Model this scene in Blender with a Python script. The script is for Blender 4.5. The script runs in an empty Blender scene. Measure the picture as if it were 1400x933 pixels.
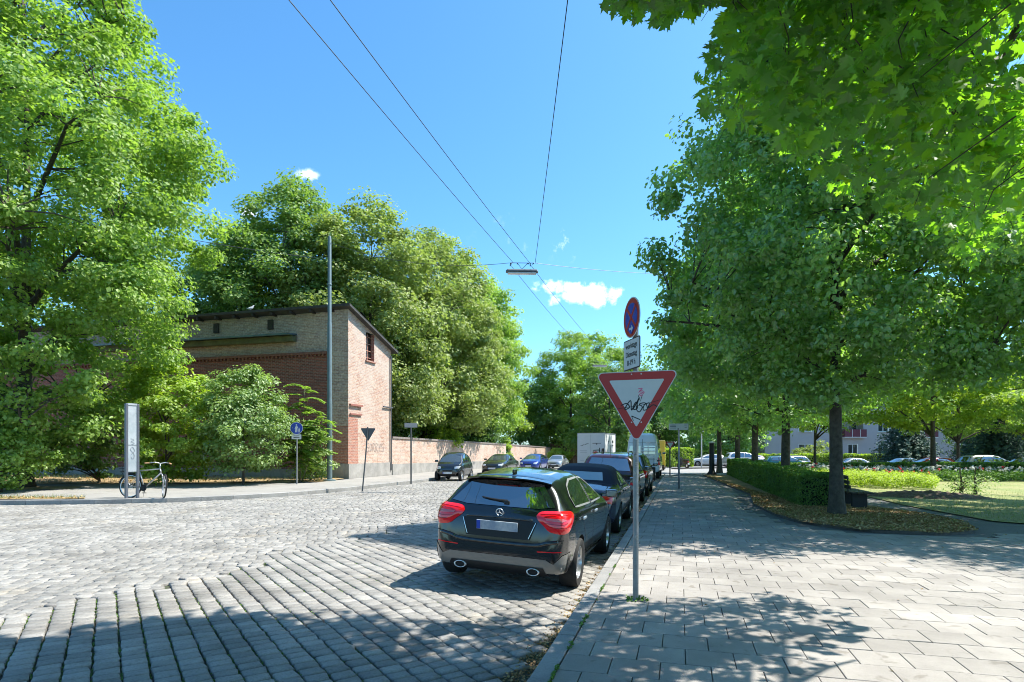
import bpy, bmesh, math, random
import numpy as np
from mathutils import Vector, Matrix
from mathutils.bvhtree import BVHTree
from mathutils.geometry import delaunay_2d_cdt
random.seed(7)
PI = math.pi
sc = bpy.context.scene
COL = sc.collection
F = 825.0                       # focal length in photo pixels
EYE = 1.55
SU, CU = math.sin(math.radians(15.6)), math.cos(math.radians(15.6))   # street direction
def UV(v, u): return (v*CU + u*SU, u*CU - v*SU)       # street coords (across, along) -> world
def toVU(x, y): return (x*CU - y*SU, x*SU + y*CU)
def sm(t):
    t = np.clip(t, 0, 1); return t*t*(3-2*t)

# ------------------------------------------------------------------ terrain
LK = [(-60,16.6),(-30,17.6),(-15.8,18.6),(-13,18.9),(-11.1,19.6),(-9.4,20.9),(-8.15,22.4),(-6.9,25.0),(-6.05,28.0),UV(-13.2,30.5),UV(-13.2,60),UV(-13.2,170)]
LKn = np.array(LK)
def dist_poly(x, y, P=LKn):
    x = np.asarray(x, float); y = np.asarray(y, float)
    best = np.full(x.shape, 1e9)
    for a, b in zip(P[:-1], P[1:]):
        d = b-a; L2 = d@d
        t = np.clip(((x-a[0])*d[0]+(y-a[1])*d[1])/L2, 0, 1)
        best = np.minimum(best, np.hypot(x-a[0]-t*d[0], y-a[1]-t*d[1]))
    return best
def ZT(x, y):
    x = np.asarray(x, float); y = np.asarray(y, float)
    v, u = toVU(x, y)
    w = sm((v-5)/7)
    return -(w*0.012*np.maximum(0, y-15) + (1-w)*0.011*np.maximum(0, y-45))
def ZR(x, y):
    v, u = toVU(np.asarray(x, float), np.asarray(y, float))
    s = np.maximum(-1.0 - v, 0)
    near = sm((38-u)/4)
    z = -0.20*near + (0.085*sm(s/2.4))*near - .10*(1-near)
    z = z - 0.015*(1-sm(dist_poly(x, y)/3.0))
    return ZT(x, y) + z

# ------------------------------------------------------------------ materials
MATS = {}
def nt(name):
    m = bpy.data.materials.new(name); m.use_nodes = True
    t = m.node_tree; t.nodes.clear()
    return m, t, t.nodes.new('ShaderNodeOutputMaterial')
def setin(n, **kw):
    for k, v in kw.items():
        n.inputs[k.replace('_', ' ')].default_value = v
def c4(c): return (c[0], c[1], c[2], 1)
def mat(name, col, rough=.6, metal=0, var=0.0, scale=6, bump=0, bscale=40, coat=0, col2=None, emit=None, spec=.5, attr=0):
    if name in MATS: return MATS[name]
    m, t, out = nt(name)
    p = t.nodes.new('ShaderNodeBsdfPrincipled')
    setin(p, Base_Color=c4(col), Roughness=rough, Metallic=metal, Coat_Weight=coat, Coat_Roughness=.03)
    p.inputs['Specular IOR Level'].default_value = spec
    t.links.new(p.outputs[0], out.inputs[0])
    tc = t.nodes.new('ShaderNodeTexCoord')
    src = None
    if var or col2:
        n = t.nodes.new('ShaderNodeTexNoise'); setin(n, Scale=scale, Detail=6, Roughness=.65)
        t.links.new(tc.outputs['Object'], n.inputs['Vector'])
        r = t.nodes.new('ShaderNodeValToRGB')
        a = np.array(col); b = np.array(col2) if col2 else np.clip(a*(1+var), 0, 1)
        a = a if col2 else a*(1-var)
        r.color_ramp.elements[0].color = c4(a); r.color_ramp.elements[1].color = c4(b)
        r.color_ramp.elements[0].position = .35; r.color_ramp.elements[1].position = .68
        t.links.new(n.outputs[0], r.inputs[0]); src = r.outputs[0]
        t.links.new(src, p.inputs['Base Color'])
    if attr:
        at = t.nodes.new('ShaderNodeAttribute'); at.attribute_name = 'rnd'
        mr = t.nodes.new('ShaderNodeMapRange'); setin(mr, To_Min=1-attr, To_Max=1+attr)
        t.links.new(at.outputs['Fac'], mr.inputs[0])
        mx = t.nodes.new('ShaderNodeMix'); mx.data_type = 'RGBA'; mx.blend_type = 'MULTIPLY'; mx.inputs[0].default_value = 1
        if src: t.links.new(src, mx.inputs[6])
        else: mx.inputs[6].default_value = c4(col)
        t.links.new(mr.outputs[0], mx.inputs[7]); t.links.new(mx.outputs[2], p.inputs['Base Color'])
    if bump:
        n2 = t.nodes.new('ShaderNodeTexNoise'); setin(n2, Scale=bscale, Detail=5)
        t.links.new(tc.outputs['Object'], n2.inputs['Vector'])
        b = t.nodes.new('ShaderNodeBump'); setin(b, Strength=bump, Distance=.02)
        t.links.new(n2.outputs[0], b.inputs['Height']); t.links.new(b.outputs[0], p.inputs['Normal'])
    if emit:
        p.inputs['Emission Color'].default_value = c4(emit[0]); p.inputs['Emission Strength'].default_value = emit[1]
    MATS[name] = m; return m
def leafmat(name, c1, c2, trans, tw=.38, gl=.10):
    """leaf with per-leaf tint, translucency and a waxy sheen"""
    m, t, out = nt(name)
    at = t.nodes.new('ShaderNodeAttribute'); at.attribute_name = 'rnd'
    def ramp(a, b):
        r = t.nodes.new('ShaderNodeValToRGB')
        r.color_ramp.elements[0].color = c4(a); r.color_ramp.elements[1].color = c4(b)
        t.links.new(at.outputs['Fac'], r.inputs[0]); return r.outputs[0]
    d = t.nodes.new('ShaderNodeBsdfDiffuse'); t.links.new(ramp(c1, c2), d.inputs[0])
    tr = t.nodes.new('ShaderNodeBsdfTranslucent')
    t.links.new(ramp(np.array(trans)*.75, np.array(trans)*1.2), tr.inputs[0])
    mx = t.nodes.new('ShaderNodeMixShader'); mx.inputs[0].default_value = tw
    t.links.new(d.outputs[0], mx.inputs[1]); t.links.new(tr.outputs[0], mx.inputs[2])
    g = t.nodes.new('ShaderNodeBsdfGlossy'); setin(g, Roughness=.52); g.inputs[0].default_value = (1, 1, 1, 1)
    m2 = t.nodes.new('ShaderNodeMixShader'); m2.inputs[0].default_value = gl
    t.links.new(mx.outputs[0], m2.inputs[1]); t.links.new(g.outputs[0], m2.inputs[2])
    t.links.new(m2.outputs[0], out.inputs[0])
    MATS[name] = m; return m
def brickmat(name, c1, c2, mortar, stain=None, stain_lo=.5, stain_hi=.7):
    m, t, out = nt(name)
    p = t.nodes.new('ShaderNodeBsdfPrincipled'); setin(p, Roughness=.85)
    uv = t.nodes.new('ShaderNodeUVMap')
    b = t.nodes.new('ShaderNodeTexBrick'); b.offset = .5
    setin(b, Scale=1, Mortar_Size=.009, Mortar_Smooth=.2, Bias=0, Brick_Width=.26, Row_Height=.085, Color1=c4(c1), Color2=c4(c2), Mortar=c4(mortar))
    t.links.new(uv.outputs[0], b.inputs['Vector'])
    n = t.nodes.new('ShaderNodeTexNoise'); setin(n, Scale=.7, Detail=7, Roughness=.7)
    t.links.new(uv.outputs[0], n.inputs['Vector'])
    n3 = t.nodes.new('ShaderNodeTexNoise'); setin(n3, Scale=9, Detail=3)
    t.links.new(uv.outputs[0], n3.inputs['Vector'])
    mr = t.nodes.new('ShaderNodeMapRange'); setin(mr, From_Min=.3, From_Max=.7, To_Min=.72, To_Max=1.28)
    t.links.new(n3.outputs[0], mr.inputs[0])
    m0 = t.nodes.new('ShaderNodeMix'); m0.data_type = 'RGBA'; m0.blend_type = 'MULTIPLY'; m0.inputs[0].default_value = 1
    t.links.new(b.outputs[0], m0.inputs[6]); t.links.new(mr.outputs[0], m0.inputs[7])
    last = m0.outputs[2]
    if stain is not None:
        r = t.nodes.new('ShaderNodeMapRange'); setin(r, From_Min=stain_lo, From_Max=stain_hi, To_Min=0, To_Max=.75)
        t.links.new(n.outputs[0], r.inputs[0])
        mx = t.nodes.new('ShaderNodeMix'); mx.data_type = 'RGBA'; mx.inputs[7].default_value = c4(stain)
        t.links.new(r.outputs[0], mx.inputs[0]); t.links.new(last, mx.inputs[6]); last = mx.outputs[2]
    t.links.new(last, p.inputs['Base Color'])
    bp = t.nodes.new('ShaderNodeBump'); setin(bp, Strength=.5, Distance=.01); bp.invert = True
    t.links.new(b.outputs['Fac'], bp.inputs['Height']); t.links.new(bp.outputs[0], p.inputs['Normal'])
    t.links.new(p.outputs[0], out.inputs[0])
    MATS[name] = m; return m

def spots(m, scale, lo, hi, dark, tint=(1,1,1)):
    """irregular stains: multiplies the base colour where a noise is high"""
    t = m.node_tree; p = t.nodes['Principled BSDF']; l = p.inputs['Base Color'].links
    tc = t.nodes.new('ShaderNodeTexCoord'); n = t.nodes.new('ShaderNodeTexNoise'); setin(n, Scale=scale, Detail=5, Roughness=.6, Distortion=.4)
    t.links.new(tc.outputs['Object'], n.inputs['Vector']); mr = t.nodes.new('ShaderNodeMapRange'); setin(mr, From_Min=lo, From_Max=hi, To_Min=0, To_Max=1)
    t.links.new(n.outputs[0], mr.inputs[0]); mx = t.nodes.new('ShaderNodeMix'); mx.data_type = 'RGBA'; mx.blend_type = 'MULTIPLY'
    t.links.new(mr.outputs[0], mx.inputs[0]); mx.inputs[7].default_value = c4(np.array(tint)*dark)
    if l: t.links.new(l[0].from_socket, mx.inputs[6])
    else: mx.inputs[6].default_value = p.inputs['Base Color'].default_value
    t.links.new(mx.outputs[2], p.inputs['Base Color'])
# ------------------------------------------------------------------ objects
def tag(o, label=None, cat=None, group=None, kind=None):
    if label: o['label'] = label
    if cat: o['category'] = cat
    if group: o['group'] = group
    if kind: o['kind'] = kind
    return o
def empty(name, loc=(0,0,0), rz=0, label=None, cat=None, group=None):
    o = bpy.data.objects.new(name, None); COL.objects.link(o)
    o.location = loc; o.rotation_euler = (0, 0, rz); o.empty_display_size = .2
    return tag(o, label, cat, group)
def link(name, me, parent=None):
    o = bpy.data.objects.new(name, me); COL.objects.link(o)
    if parent is not None: o.parent = parent
    return o
KIDS = {}
def copy_tree(o, parent=None):
    c = o.copy(); COL.objects.link(c)
    if parent is not None: c.parent = parent
    for ch in [x for x in COL.objects if x.parent == o]: copy_tree(ch, c)
    return c
class MB:
    def __init__(s): s.v = []; s.f = []; s.mi = []; s.m = 0; s.xf = None
    def add(s, vs, fs):
        k = len(s.v)
        if s.xf is not None: vs = [tuple(s.xf @ Vector(p)) for p in vs]
        s.v += [tuple(map(float, p)) for p in vs]; s.f += [tuple(i+k for i in f) for f in fs]; s.mi += [s.m]*len(fs)
        return s
    def box(s, c, d, rz=0, bev=0, M=None):
        x, y, z = d[0]/2, d[1]/2, d[2]/2
        if bev <= 0:
            vs = [(sx*x, sy*y, sz*z) for sx in (-1,1) for sy in (-1,1) for sz in (-1,1)]
            fs = [(0,1,3,2),(4,6,7,5),(0,4,5,1),(2,3,7,6),(0,2,6,4),(1,5,7,3)]
        else:
            b = min(bev, x*.9, y*.9, z*.9)
            bm = bmesh.new(); bmesh.ops.create_cube(bm, size=1)
            for q in bm.verts: q.co = Vector((q.co.x*d[0], q.co.y*d[1], q.co.z*d[2]))
            bmesh.ops.bevel(bm, geom=bm.edges[:], offset=b, segments=2, affect='EDGES', profile=.6)
            bm.verts.index_update()
            vs = [tuple(q.co) for q in bm.verts]; fs = [tuple(q.index for q in f.verts) for f in bm.faces]; bm.free()
        R = M if M is not None else Matrix.Rotation(rz, 4, 'Z')
        vs = [tuple((R @ Vector(p)) + Vector(c)) for p in vs]
        return s.add(vs, fs)
    def tube(s, pts, rad, n=6, cap=True):
        pts = [Vector(p) for p in pts]
        if not hasattr(rad, '__len__'): rad = [rad]*len(pts)
        vs, fs = [], []
        up = Vector((0,0,1)); prev = None
        for i, p in enumerate(pts):
            d = (pts[min(i+1, len(pts)-1)]-pts[max(i-1, 0)])
            d = d.normalized() if d.length > 1e-9 else up
            a = d.cross(prev) if prev is not None else d.orthogonal()
            a = d.orthogonal() if a.length < 1e-4 else a
            if prev is not None: a = prev - d*prev.dot(d)
            a = a.normalized() if a.length > 1e-5 else d.orthogonal().normalized()
            prev = a; b = d.cross(a)
            for k in range(n):
                t = 2*PI*k/n
                vs.append(p + (a*math.cos(t)+b*math.sin(t))*rad[i])
        for i in range(len(pts)-1):
            for k in range(n):
                k2 = (k+1) % n
                fs.append((i*n+k, i*n+k2, (i+1)*n+k2, (i+1)*n+k))
        if cap: fs.append(tuple(range(n-1, -1, -1))); fs.append(tuple((len(pts)-1)*n+k for k in range(n)))
        return s.add(vs, fs)
    def lathe(s, prof, c=(0,0,0), axis='Z', n=24, close=False):
        vs, fs = [], []
        for r, z in prof:
            for k in range(n):
                t = 2*PI*k/n; a, b = r*math.cos(t), r*math.sin(t)
                p = (a, b, z) if axis == 'Z' else ((a, z, b) if axis == 'Y' else (z, a, b))
                vs.append((p[0]+c[0], p[1]+c[1], p[2]+c[2]))
        m = len(prof)
        for i in range(m if close else m-1):
            j = (i+1) % m
            for k in range(n):
                k2 = (k+1) % n; fs.append((i*n+k, i*n+k2, j*n+k2, j*n+k))
        return s.add(vs, fs)
    def prism(s, poly, t, M):
        """extrude 2-D polygon (x,y) by t along local z, placed by matrix"""
        n = len(poly)
        vs = [M @ Vector((p[0], p[1], 0)) for p in poly] + [M @ Vector((p[0], p[1], t)) for p in poly]
        fs = [tuple(range(n-1, -1, -1)), tuple(range(n, 2*n))] + [(i, (i+1) % n, n+(i+1) % n, n+i) for i in range(n)]
        return s.add(vs, fs)
    def ribbon(s, pts, w, M):
        """flat stroke of width w along 2-D points, placed by matrix"""
        vs, fs = [], []
        for i, p in enumerate(pts):
            a = Vector(pts[max(i-1, 0)]); b = Vector(pts[min(i+1, len(pts)-1)]); d = (b-a)
            d = d.normalized() if d.length else Vector((1, 0)); q = Vector((-d.y, d.x))*w/2
            p = Vector(p)
            vs += [M @ Vector((p.x+q.x, p.y+q.y, 0)), M @ Vector((p.x-q.x, p.y-q.y, 0))]
            if i: fs.append((2*i-2, 2*i-1, 2*i+1, 2*i))
        return s.add(vs, fs)
    def build(s, name, mats, parent=None, smooth=False, auto=None):
        me = bpy.data.meshes.new(name); me.from_pydata(s.v, [], s.f)
        if not isinstance(mats, (list, tuple)): mats = [mats]
        for m in mats: me.materials.append(m)
        me.polygons.foreach_set('material_index', s.mi)
        if smooth: me.polygons.foreach_set('use_smooth', [True]*len(s.f))
        me.update()
        add_uv(me)
        o = link(name, me, parent)
        if auto: sharp(me, auto)
        return o
def sharp(me, deg):
    me.polygons.foreach_set('use_smooth', [True]*len(me.polygons))
    try: me.set_sharp_from_angle(angle=math.radians(deg))
    except Exception: pass
def add_uv(me):
    n = len(me.polygons)
    if n == 0: return
    uvl = me.uv_layers.new(name='UVMap')
    N = np.zeros(n*3); me.polygons.foreach_get('normal', N); N = N.reshape(-1, 3)
    lt = np.zeros(n, int); me.polygons.foreach_get('loop_total', lt)
    vi = np.zeros(len(me.loops), int); me.loops.foreach_get('vertex_index', vi)
    co = np.zeros(len(me.vertices)*3); me.vertices.foreach_get('co', co); co = co.reshape(-1, 3)
    NL = np.repeat(N, lt, axis=0); P = co[vi]
    T = np.stack([-NL[:,1], NL[:,0], 0*NL[:,0]], 1); L = np.linalg.norm(T, axis=1, keepdims=True); flat = (L[:,0] < .6)
    T = T/np.maximum(L, 1e-6)
    U = (P*T).sum(1); V = P[:,2].copy()
    U[flat] = P[flat, 0]; V[flat] = P[flat, 1]
    uvl.data.foreach_set('uv', np.stack([U, V], 1).ravel())
def inside(poly, x, y):
    x = np.asarray(x, float); y = np.asarray(y, float); r = np.zeros(x.shape, bool)
    n = len(poly); j = n-1
    for i in range(n):
        xi, yi = poly[i]; xj, yj = poly[j]
        c = ((yi > y) != (yj > y)) & (x < (xj-xi)*(y-yi)/((yj-yi) or 1e-12)+xi)
        r ^= c; j = i
    return r
def cdt(poly, step, jitter=0):
    """triangulate polygon with inner grid points -> (pts2d, tris)"""
    P = []
    n = len(poly)
    for i in range(n):
        a, b = np.array(poly[i]), np.array(poly[(i+1) % n])
        k = max(1, int(np.linalg.norm(b-a)/step))
        for q in range(k): P.append(a+(b-a)*q/k)
    nb = len(P)
    A = np.array(P); x0, y0 = A.min(0); x1, y1 = A.max(0)
    gx, gy = np.meshgrid(np.arange(x0+step/2, x1, step), np.arange(y0+step/2, y1, step))
    gx, gy = gx.ravel(), gy.ravel(); k = inside(poly, gx, gy)
    gx, gy = gx[k], gy[k]
    if len(gx):
        dd = dist_poly(gx, gy, np.vstack([A, A[:1]])); k = dd > step*.35
        gx, gy = gx[k], gy[k]
    pts = [Vector(p) for p in P] + [Vector((a, b)) for a, b in zip(gx, gy)]
    r = delaunay_2d_cdt(pts, [], [list(range(nb))], 1, 1e-6)
    return np.array([tuple(p) for p in r[0]]), [tuple(f) for f in r[2]]
def sheet(name, poly, zf, step, m, kind='structure'):
    V, T = cdt(poly, step)
    z = zf(V[:,0], V[:,1])
    b = MB(); b.add([(p[0], p[1], q) for p, q in zip(V, z)], T)
    o = b.build(name, m, smooth=True)
    me = o.data
    if me.polygons and sum(me.polygons[i].normal.z for i in range(min(10,len(me.polygons)))) < 0: me.flip_normals()
    return tag(o, kind=kind)
def raw_mesh(name, V, loops, lt, mats, parent=None, rnd=None, smooth=False, mi=None):
    me = bpy.data.meshes.new(name)
    me.vertices.add(len(V)); me.vertices.foreach_set('co', np.asarray(V, np.float32).ravel())
    me.loops.add(len(loops)); me.loops.foreach_set('vertex_index', np.asarray(loops, np.int32))
    me.polygons.add(len(lt)); lt = np.asarray(lt, np.int32)
    me.polygons.foreach_set('loop_start', np.concatenate([[0], np.cumsum(lt)[:-1]]).astype(np.int32))
    try: me.polygons.foreach_set('loop_total', lt)
    except Exception: pass
    if not isinstance(mats, (list, tuple)): mats = [mats]
    for m in mats: me.materials.append(m)
    if mi is not None: me.polygons.foreach_set('material_index', np.asarray(mi, np.int32))
    me.polygons.foreach_set('use_smooth', np.full(len(lt), bool(smooth)))
    me.update(calc_edges=True)
    if rnd is not None:
        a = me.attributes.new('rnd', 'FLOAT', 'FACE'); a.data.foreach_set('value', np.asarray(rnd, np.float32))
    return link(name, me, parent)

# ------------------------------------------------------------------ leaves
TEMPL = {
 'quad': ([(0,0,0),(.5,.36,.06),(1,0,-.05),(.5,-.36,.06)], [(0,3,2,1)]),
 'oval': ([(0,0,0),(.3,.38,.10),(.72,.30,.07),(1.05,0,-.12),(.72,-.30,.07),(.3,-.38,.10)], [(0,3,2,1),(0,5,4,3)]),
 'blade': ([(0,-.035,0),(.55,-.02,.05),(1,0,.22),(.55,.02,.05),(0,.035,0)], [(0,1,2,3,4)]),
}
_mp = [(0,0),(.06,.12),(-.06,.40),(.14,.26),(.20,.36),(.32,.62),(.40,.46),(.58,.56),(.46,.30),(.52,.18),(.72,.30),(.74,.16),(.92,.12),(1.12,0)]
_mf = [(x, y, -.22*abs(y)) for x, y in _mp] + [(x, -y, -.22*abs(y)) for x, y in _mp[-2:0:-1]]
TEMPL['maple'] = (_mf, [tuple(range(len(_mf)-1, -1, -1))])
def leaves(name, C, N, size, m, shape='quad', seed=0, parent=None, rnd=None, droop=.6, vary=.35):
    rg = np.random.default_rng(seed); n = len(C)
    N = N/np.maximum(np.linalg.norm(N, axis=1, keepdims=True), 1e-6)
    r = rg.normal(size=(n, 3)); r[:,2] -= droop
    T = r-(r*N).sum(1, keepdims=True)*N; T /= np.maximum(np.linalg.norm(T, axis=1, keepdims=True), 1e-6)
    B = np.cross(N, T)
    tp, tf = TEMPL[shape]; tp = np.array(tp); k = len(tp)
    s = (size*(1-vary+2*vary*rg.random(n)))[:,None,None]
    tp = tp.copy(); tp[:,0] -= .45 if shape != 'blade' else 0
    V = C[:,None,:]+s*(tp[None,:,0:1]*T[:,None,:]+tp[None,:,1:2]*B[:,None,:]+tp[None,:,2:3]*N[:,None,:])
    V = V.reshape(-1, 3)
    fl = np.concatenate([np.array(f) for f in tf]); L = len(fl)
    loops = (np.arange(n)[:,None]*k+fl[None,:]).ravel()
    lt = np.tile([len(f) for f in tf], n)
    if rnd is None: rnd = rg.random(n)
    return raw_mesh(name, V, loops, lt, m, parent, np.repeat(rnd, len(tf)))
def snoise(P, seed, f=1.0):
    rg = np.random.default_rng(seed); s = np.zeros(len(P))
    for i in range(7):
        k = rg.normal(size=3)*f*(1+.35*i); s += np.sin(P@k+rg.random()*6.28)/(1+.35*i)
    return s/2.6
def clump_leaves(CC, cr, lpc, seed, flat=.46, outw=None, spread=.36):
    """leaf centres and normals for clumps centred at CC"""
    rg = np.random.default_rng(seed); n = len(CC)
    cnt = np.maximum(3, (lpc*(.6+.8*rg.random(n))).astype(int))
    idx = np.repeat(np.arange(n), cnt); m = len(idx)
    d = rg.normal(size=(m, 3)); d /= np.linalg.norm(d, axis=1, keepdims=True)
    rr = rg.random(m)**.45
    crr = (cr*(.7+.6*rg.random(n)))[idx]
    off = d*rr[:,None]*crr[:,None]*np.array([1, 1, flat])
    C = CC[idx]+off
    N = d*.62+np.array([0, 0, .85])+rg.normal(size=(m, 3))*spread
    if outw is not None: N += outw[idx]*.35
    tint = np.clip(.5+.22*rg.normal(size=n)[idx]+.22*rg.normal(size=m), 0, 1)
    return C, N, tint
def tree(name, label, cat, base, env, ncl, cr, lpc, ls, lm, bark, tr=.2, seed=1, shape='quad', group=None, gap=.25,
         keep=None, nlimb=9, forkz=None, off=(0,0), bend=.3, rnoise=.22, fine=True, lean=(0,0), bias=.42, spread=.42, flat=.5):
    rg = np.random.default_rng(seed); bx, by, bz = base
    root = empty(name, base, 0, label, cat, group)
    zs = np.array([e[0] for e in env], float); Rs = np.array([e[1] for e in env], float)
    z0, z1 = zs[0], zs[-1]
    CC = []
    tot = 0
    while tot < ncl:
        n = ncl*3
        z = z0+(z1-z0)*rg.random(n); R = np.interp(z, zs, Rs)
        ok = rg.random(n) < (R/Rs.max())**1.5
        z, R = z[ok], R[ok]; th = rg.random(len(z))*2*PI
        dirs = np.stack([np.cos(th), np.sin(th), z/3.0], 1)
        R = R*(1+rnoise*snoise(dirs*1.6, seed+5))
        r = R*(rg.random(len(z))**bias)
        P = np.stack([off[0]*np.clip(z/z1, 0, 1)+r*np.cos(th), off[1]*np.clip(z/z1, 0, 1)+r*np.sin(th), z], 1)
        g = snoise(P, seed+9, .55) > -1+2*gap*.9-.25
        P = P[g]
        if keep is not None: P = P[keep(P+np.array(base))]
        CC.append(P); tot += len(P)
        if len(CC) > 30: break
    CC = np.concatenate(CC)[:ncl]
    ax = np.array([off[0]*.5, off[1]*.5, (z0+z1)/2])
    ow = CC-ax; ow /= np.maximum(np.linalg.norm(ow, axis=1, keepdims=True), 1e-6)
    C, N, tint = clump_leaves(CC, cr, lpc, seed+1, outw=ow, spread=spread, flat=flat)
    if keep is not None:
        k = keep(C+np.array(base)); C, N, tint = C[k], N[k], tint[k]
    leaves('crown', C, N, ls, lm, shape, seed+2, root, tint)
    # trunk and limbs
    b = MB(); top = z1*.86
    def ax_pt(z):
        t = z/top
        return Vector((off[0]*t*.8+lean[0]*t+bend*math.sin(t*3+seed)*t*.5, off[1]*t*.8+lean[1]*t+bend*math.cos(t*2.3+seed)*t*.5, z))
    hs = np.concatenate([[-.15, .05, .35], np.linspace(1.0, top, 12)])
    rad = [tr*1.45, tr*1.3, tr*1.08]+[tr*(1-.93*((h/top)**.85)) for h in hs[3:]]
    b.tube([ax_pt(h) for h in hs], rad, 10)
    order = rg.permutation(len(CC)); limbs = []
    pool = [i for i in order if math.hypot(CC[i][0]-ax[0], CC[i][1]-ax[1]) > .55*np.interp(CC[i][2], zs, Rs)]
    for i in pool[:nlimb]:
        t = Vector(CC[i]); hd = math.hypot(t.x, t.y)
        sz = max(forkz or z0*.9, t.z-hd*random.uniform(.5, .9)); sz = min(sz, top*.9)
        a = ax_pt(sz); r0 = max(.03, tr*.55*(1-.75*sz/top))
        pts, rr = [], []
        for q in range(7):
            w = q/6; p = a.lerp(t, w); p.z += hd*.12*math.sin(w*PI); p.x += random.uniform(-.1, .1)*w*hd*.3; p.y += random.uniform(-.1, .1)*w*hd*.3
            pts.append(p); rr.append(r0*(1-.85*w)+.006)
        b.tube(pts, rr, 6); limbs += [(p, r) for p, r in zip(pts[1:], rr[1:])]
    if fine and limbs:
        LP = np.array([tuple(p) for p, r in limbs])
        LP = np.vstack([LP, [tuple(ax_pt(h)) for h in np.linspace(z0, top, 8)]])
        for i in range(len(CC)):
            c = CC[i]; dd = np.linalg.norm(LP-c, axis=1)+np.maximum(0, LP[:,2]-c[2])*1.5; j = int(dd.argmin())
            if dd[j] > cr*2.2+.5: continue
            a = Vector(LP[j]); t = Vector(c); mid = a.lerp(t, .5)+Vector((0, 0, .08*(t-a).length))
            b.tube([a, mid, t], [.022*tr/.2, .014*tr/.2, .005], 4, cap=False)
    b.build('trunk', bark, root, smooth=True)
    return root
# ------------------------------------------------------------------ cars
def M_paint(name, c, rough=.3, metal=0.0):
    m = mat(name, c, rough, metal, coat=1.0); m.node_tree.nodes['Principled BSDF'].inputs['Coat IOR'].default_value = 1.55; return m
GLASS = mat('car glass', (.012,.016,.018), .02, 0, spec=1, coat=1)
for _m in (GLASS,):
    _p = _m.node_tree.nodes['Principled BSDF']; _p.inputs['IOR'].default_value = 2.1; _p.inputs['Coat IOR'].default_value = 2.0
GLASSL = mat('windscreen glass', (.05,.065,.07), .05, 0, spec=1.0, coat=1)
BLK = mat('black plastic', (.012,.012,.013), .5)
SHUT = mat('panel gap', (.004,.004,.004), .8)
CHR = mat('chrome', (.80,.81,.82), .30, .85)
ALU = mat('wheel alloy', (.55,.56,.58), .28, .9)
TYR = mat('tyre rubber', (.018,.017,.016), .85, bump=.2)
RED = mat('tail lamp red', (.80,.008,.014), .08, 0, coat=1)
CLR = mat('lamp clear', (.62,.64,.68), .08, .3, coat=1)
PLW = mat('plate white', (.62,.64,.68), .35, var=.18, scale=9); PLB = mat('plate blue', (.01,.06,.42), .35)
SILV = mat('grey trim', (.16,.15,.135), .32, 0, coat=.7)
SOFT = mat('soft top cloth', (.006,.009,.022), .75, bump=.1)
def loft(P, z_end_smooth=True):
    xs = sorted(set([round(p[0], 3) for k in ('top','bot','belt','w','wr') for p in P[k]] + [round(v, 3) for v in np.arange(P['top'][0][0]+.15, P['top'][-1][0]-.1, .13)]))
    out = [xs[0]]
    for x in xs[1:]:
        if x-out[-1] > .012: out.append(x)
    xs = np.array(out)
    f = lambda k: np.interp(xs, [p[0] for p in P[k]], [p[1] for p in P[k]])
    top, bot, belt, w, wr = f('top'), f('bot'), f('belt'), f('w'), f('wr')
    belt = np.minimum(belt, top-.02); belt = np.maximum(belt, bot+.3*(top-bot))
    V = []; n = 0
    for i in range(len(xs)):
        z0, zb, zr, W, R = bot[i], belt[i], top[i], w[i], wr[i]
        h = zb-z0; g = zr-zb; R = min(R, W*.93)
        half = [(0, z0), (.72*W, z0), (.92*W, z0+.03*min(1, h/.4)), (.975*W, z0+.16*h), (.995*W, z0+.42*h), (W, z0+.62*h), (.992*W, z0+.8*h), (.965*W, z0+.95*h), (.93*W, zb+.02*g)]
        a, b = .925*W, R
        for t, e in ((.3, .015), (.6, .03), (.86, .03)): half.append((a+(b-a)*t+e*min(1, g/.3), zb+g*(t*.93)))
        half += [(b*.93, zr-.018*min(1, g/.1)), (b*.72, zr+.002), (b*.38, zr+.016), (0, zr+.02)]
        m = len(half)
        ring = [(xs[i], -y, z) for y, z in half] + [(xs[i], y, z) for y, z in half[-2:0:-1]]
        n = len(ring); V += ring
    Fc = []
    for i in range(len(xs)-1):
        for k in range(n):
            k2 = (k+1) % n; Fc.append((i*n+k, (i+1)*n+k, (i+1)*n+k2, i*n+k2))
    Fc.append(tuple(range(n))); Fc.append(tuple((len(xs)-1)*n+k for k in range(n-1, -1, -1)))
    return V, Fc
def tmpobj(V, Fc, mats):
    me = bpy.data.meshes.new('tmp'); me.from_pydata(V, [], Fc)
    for m in mats: me.materials.append(m)
    bm = bmesh.new(); bm.from_mesh(me); bmesh.ops.recalc_face_normals(bm, faces=bm.faces[:]); bm.to_mesh(me); bm.free()
    return link('tmp', me)
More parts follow.
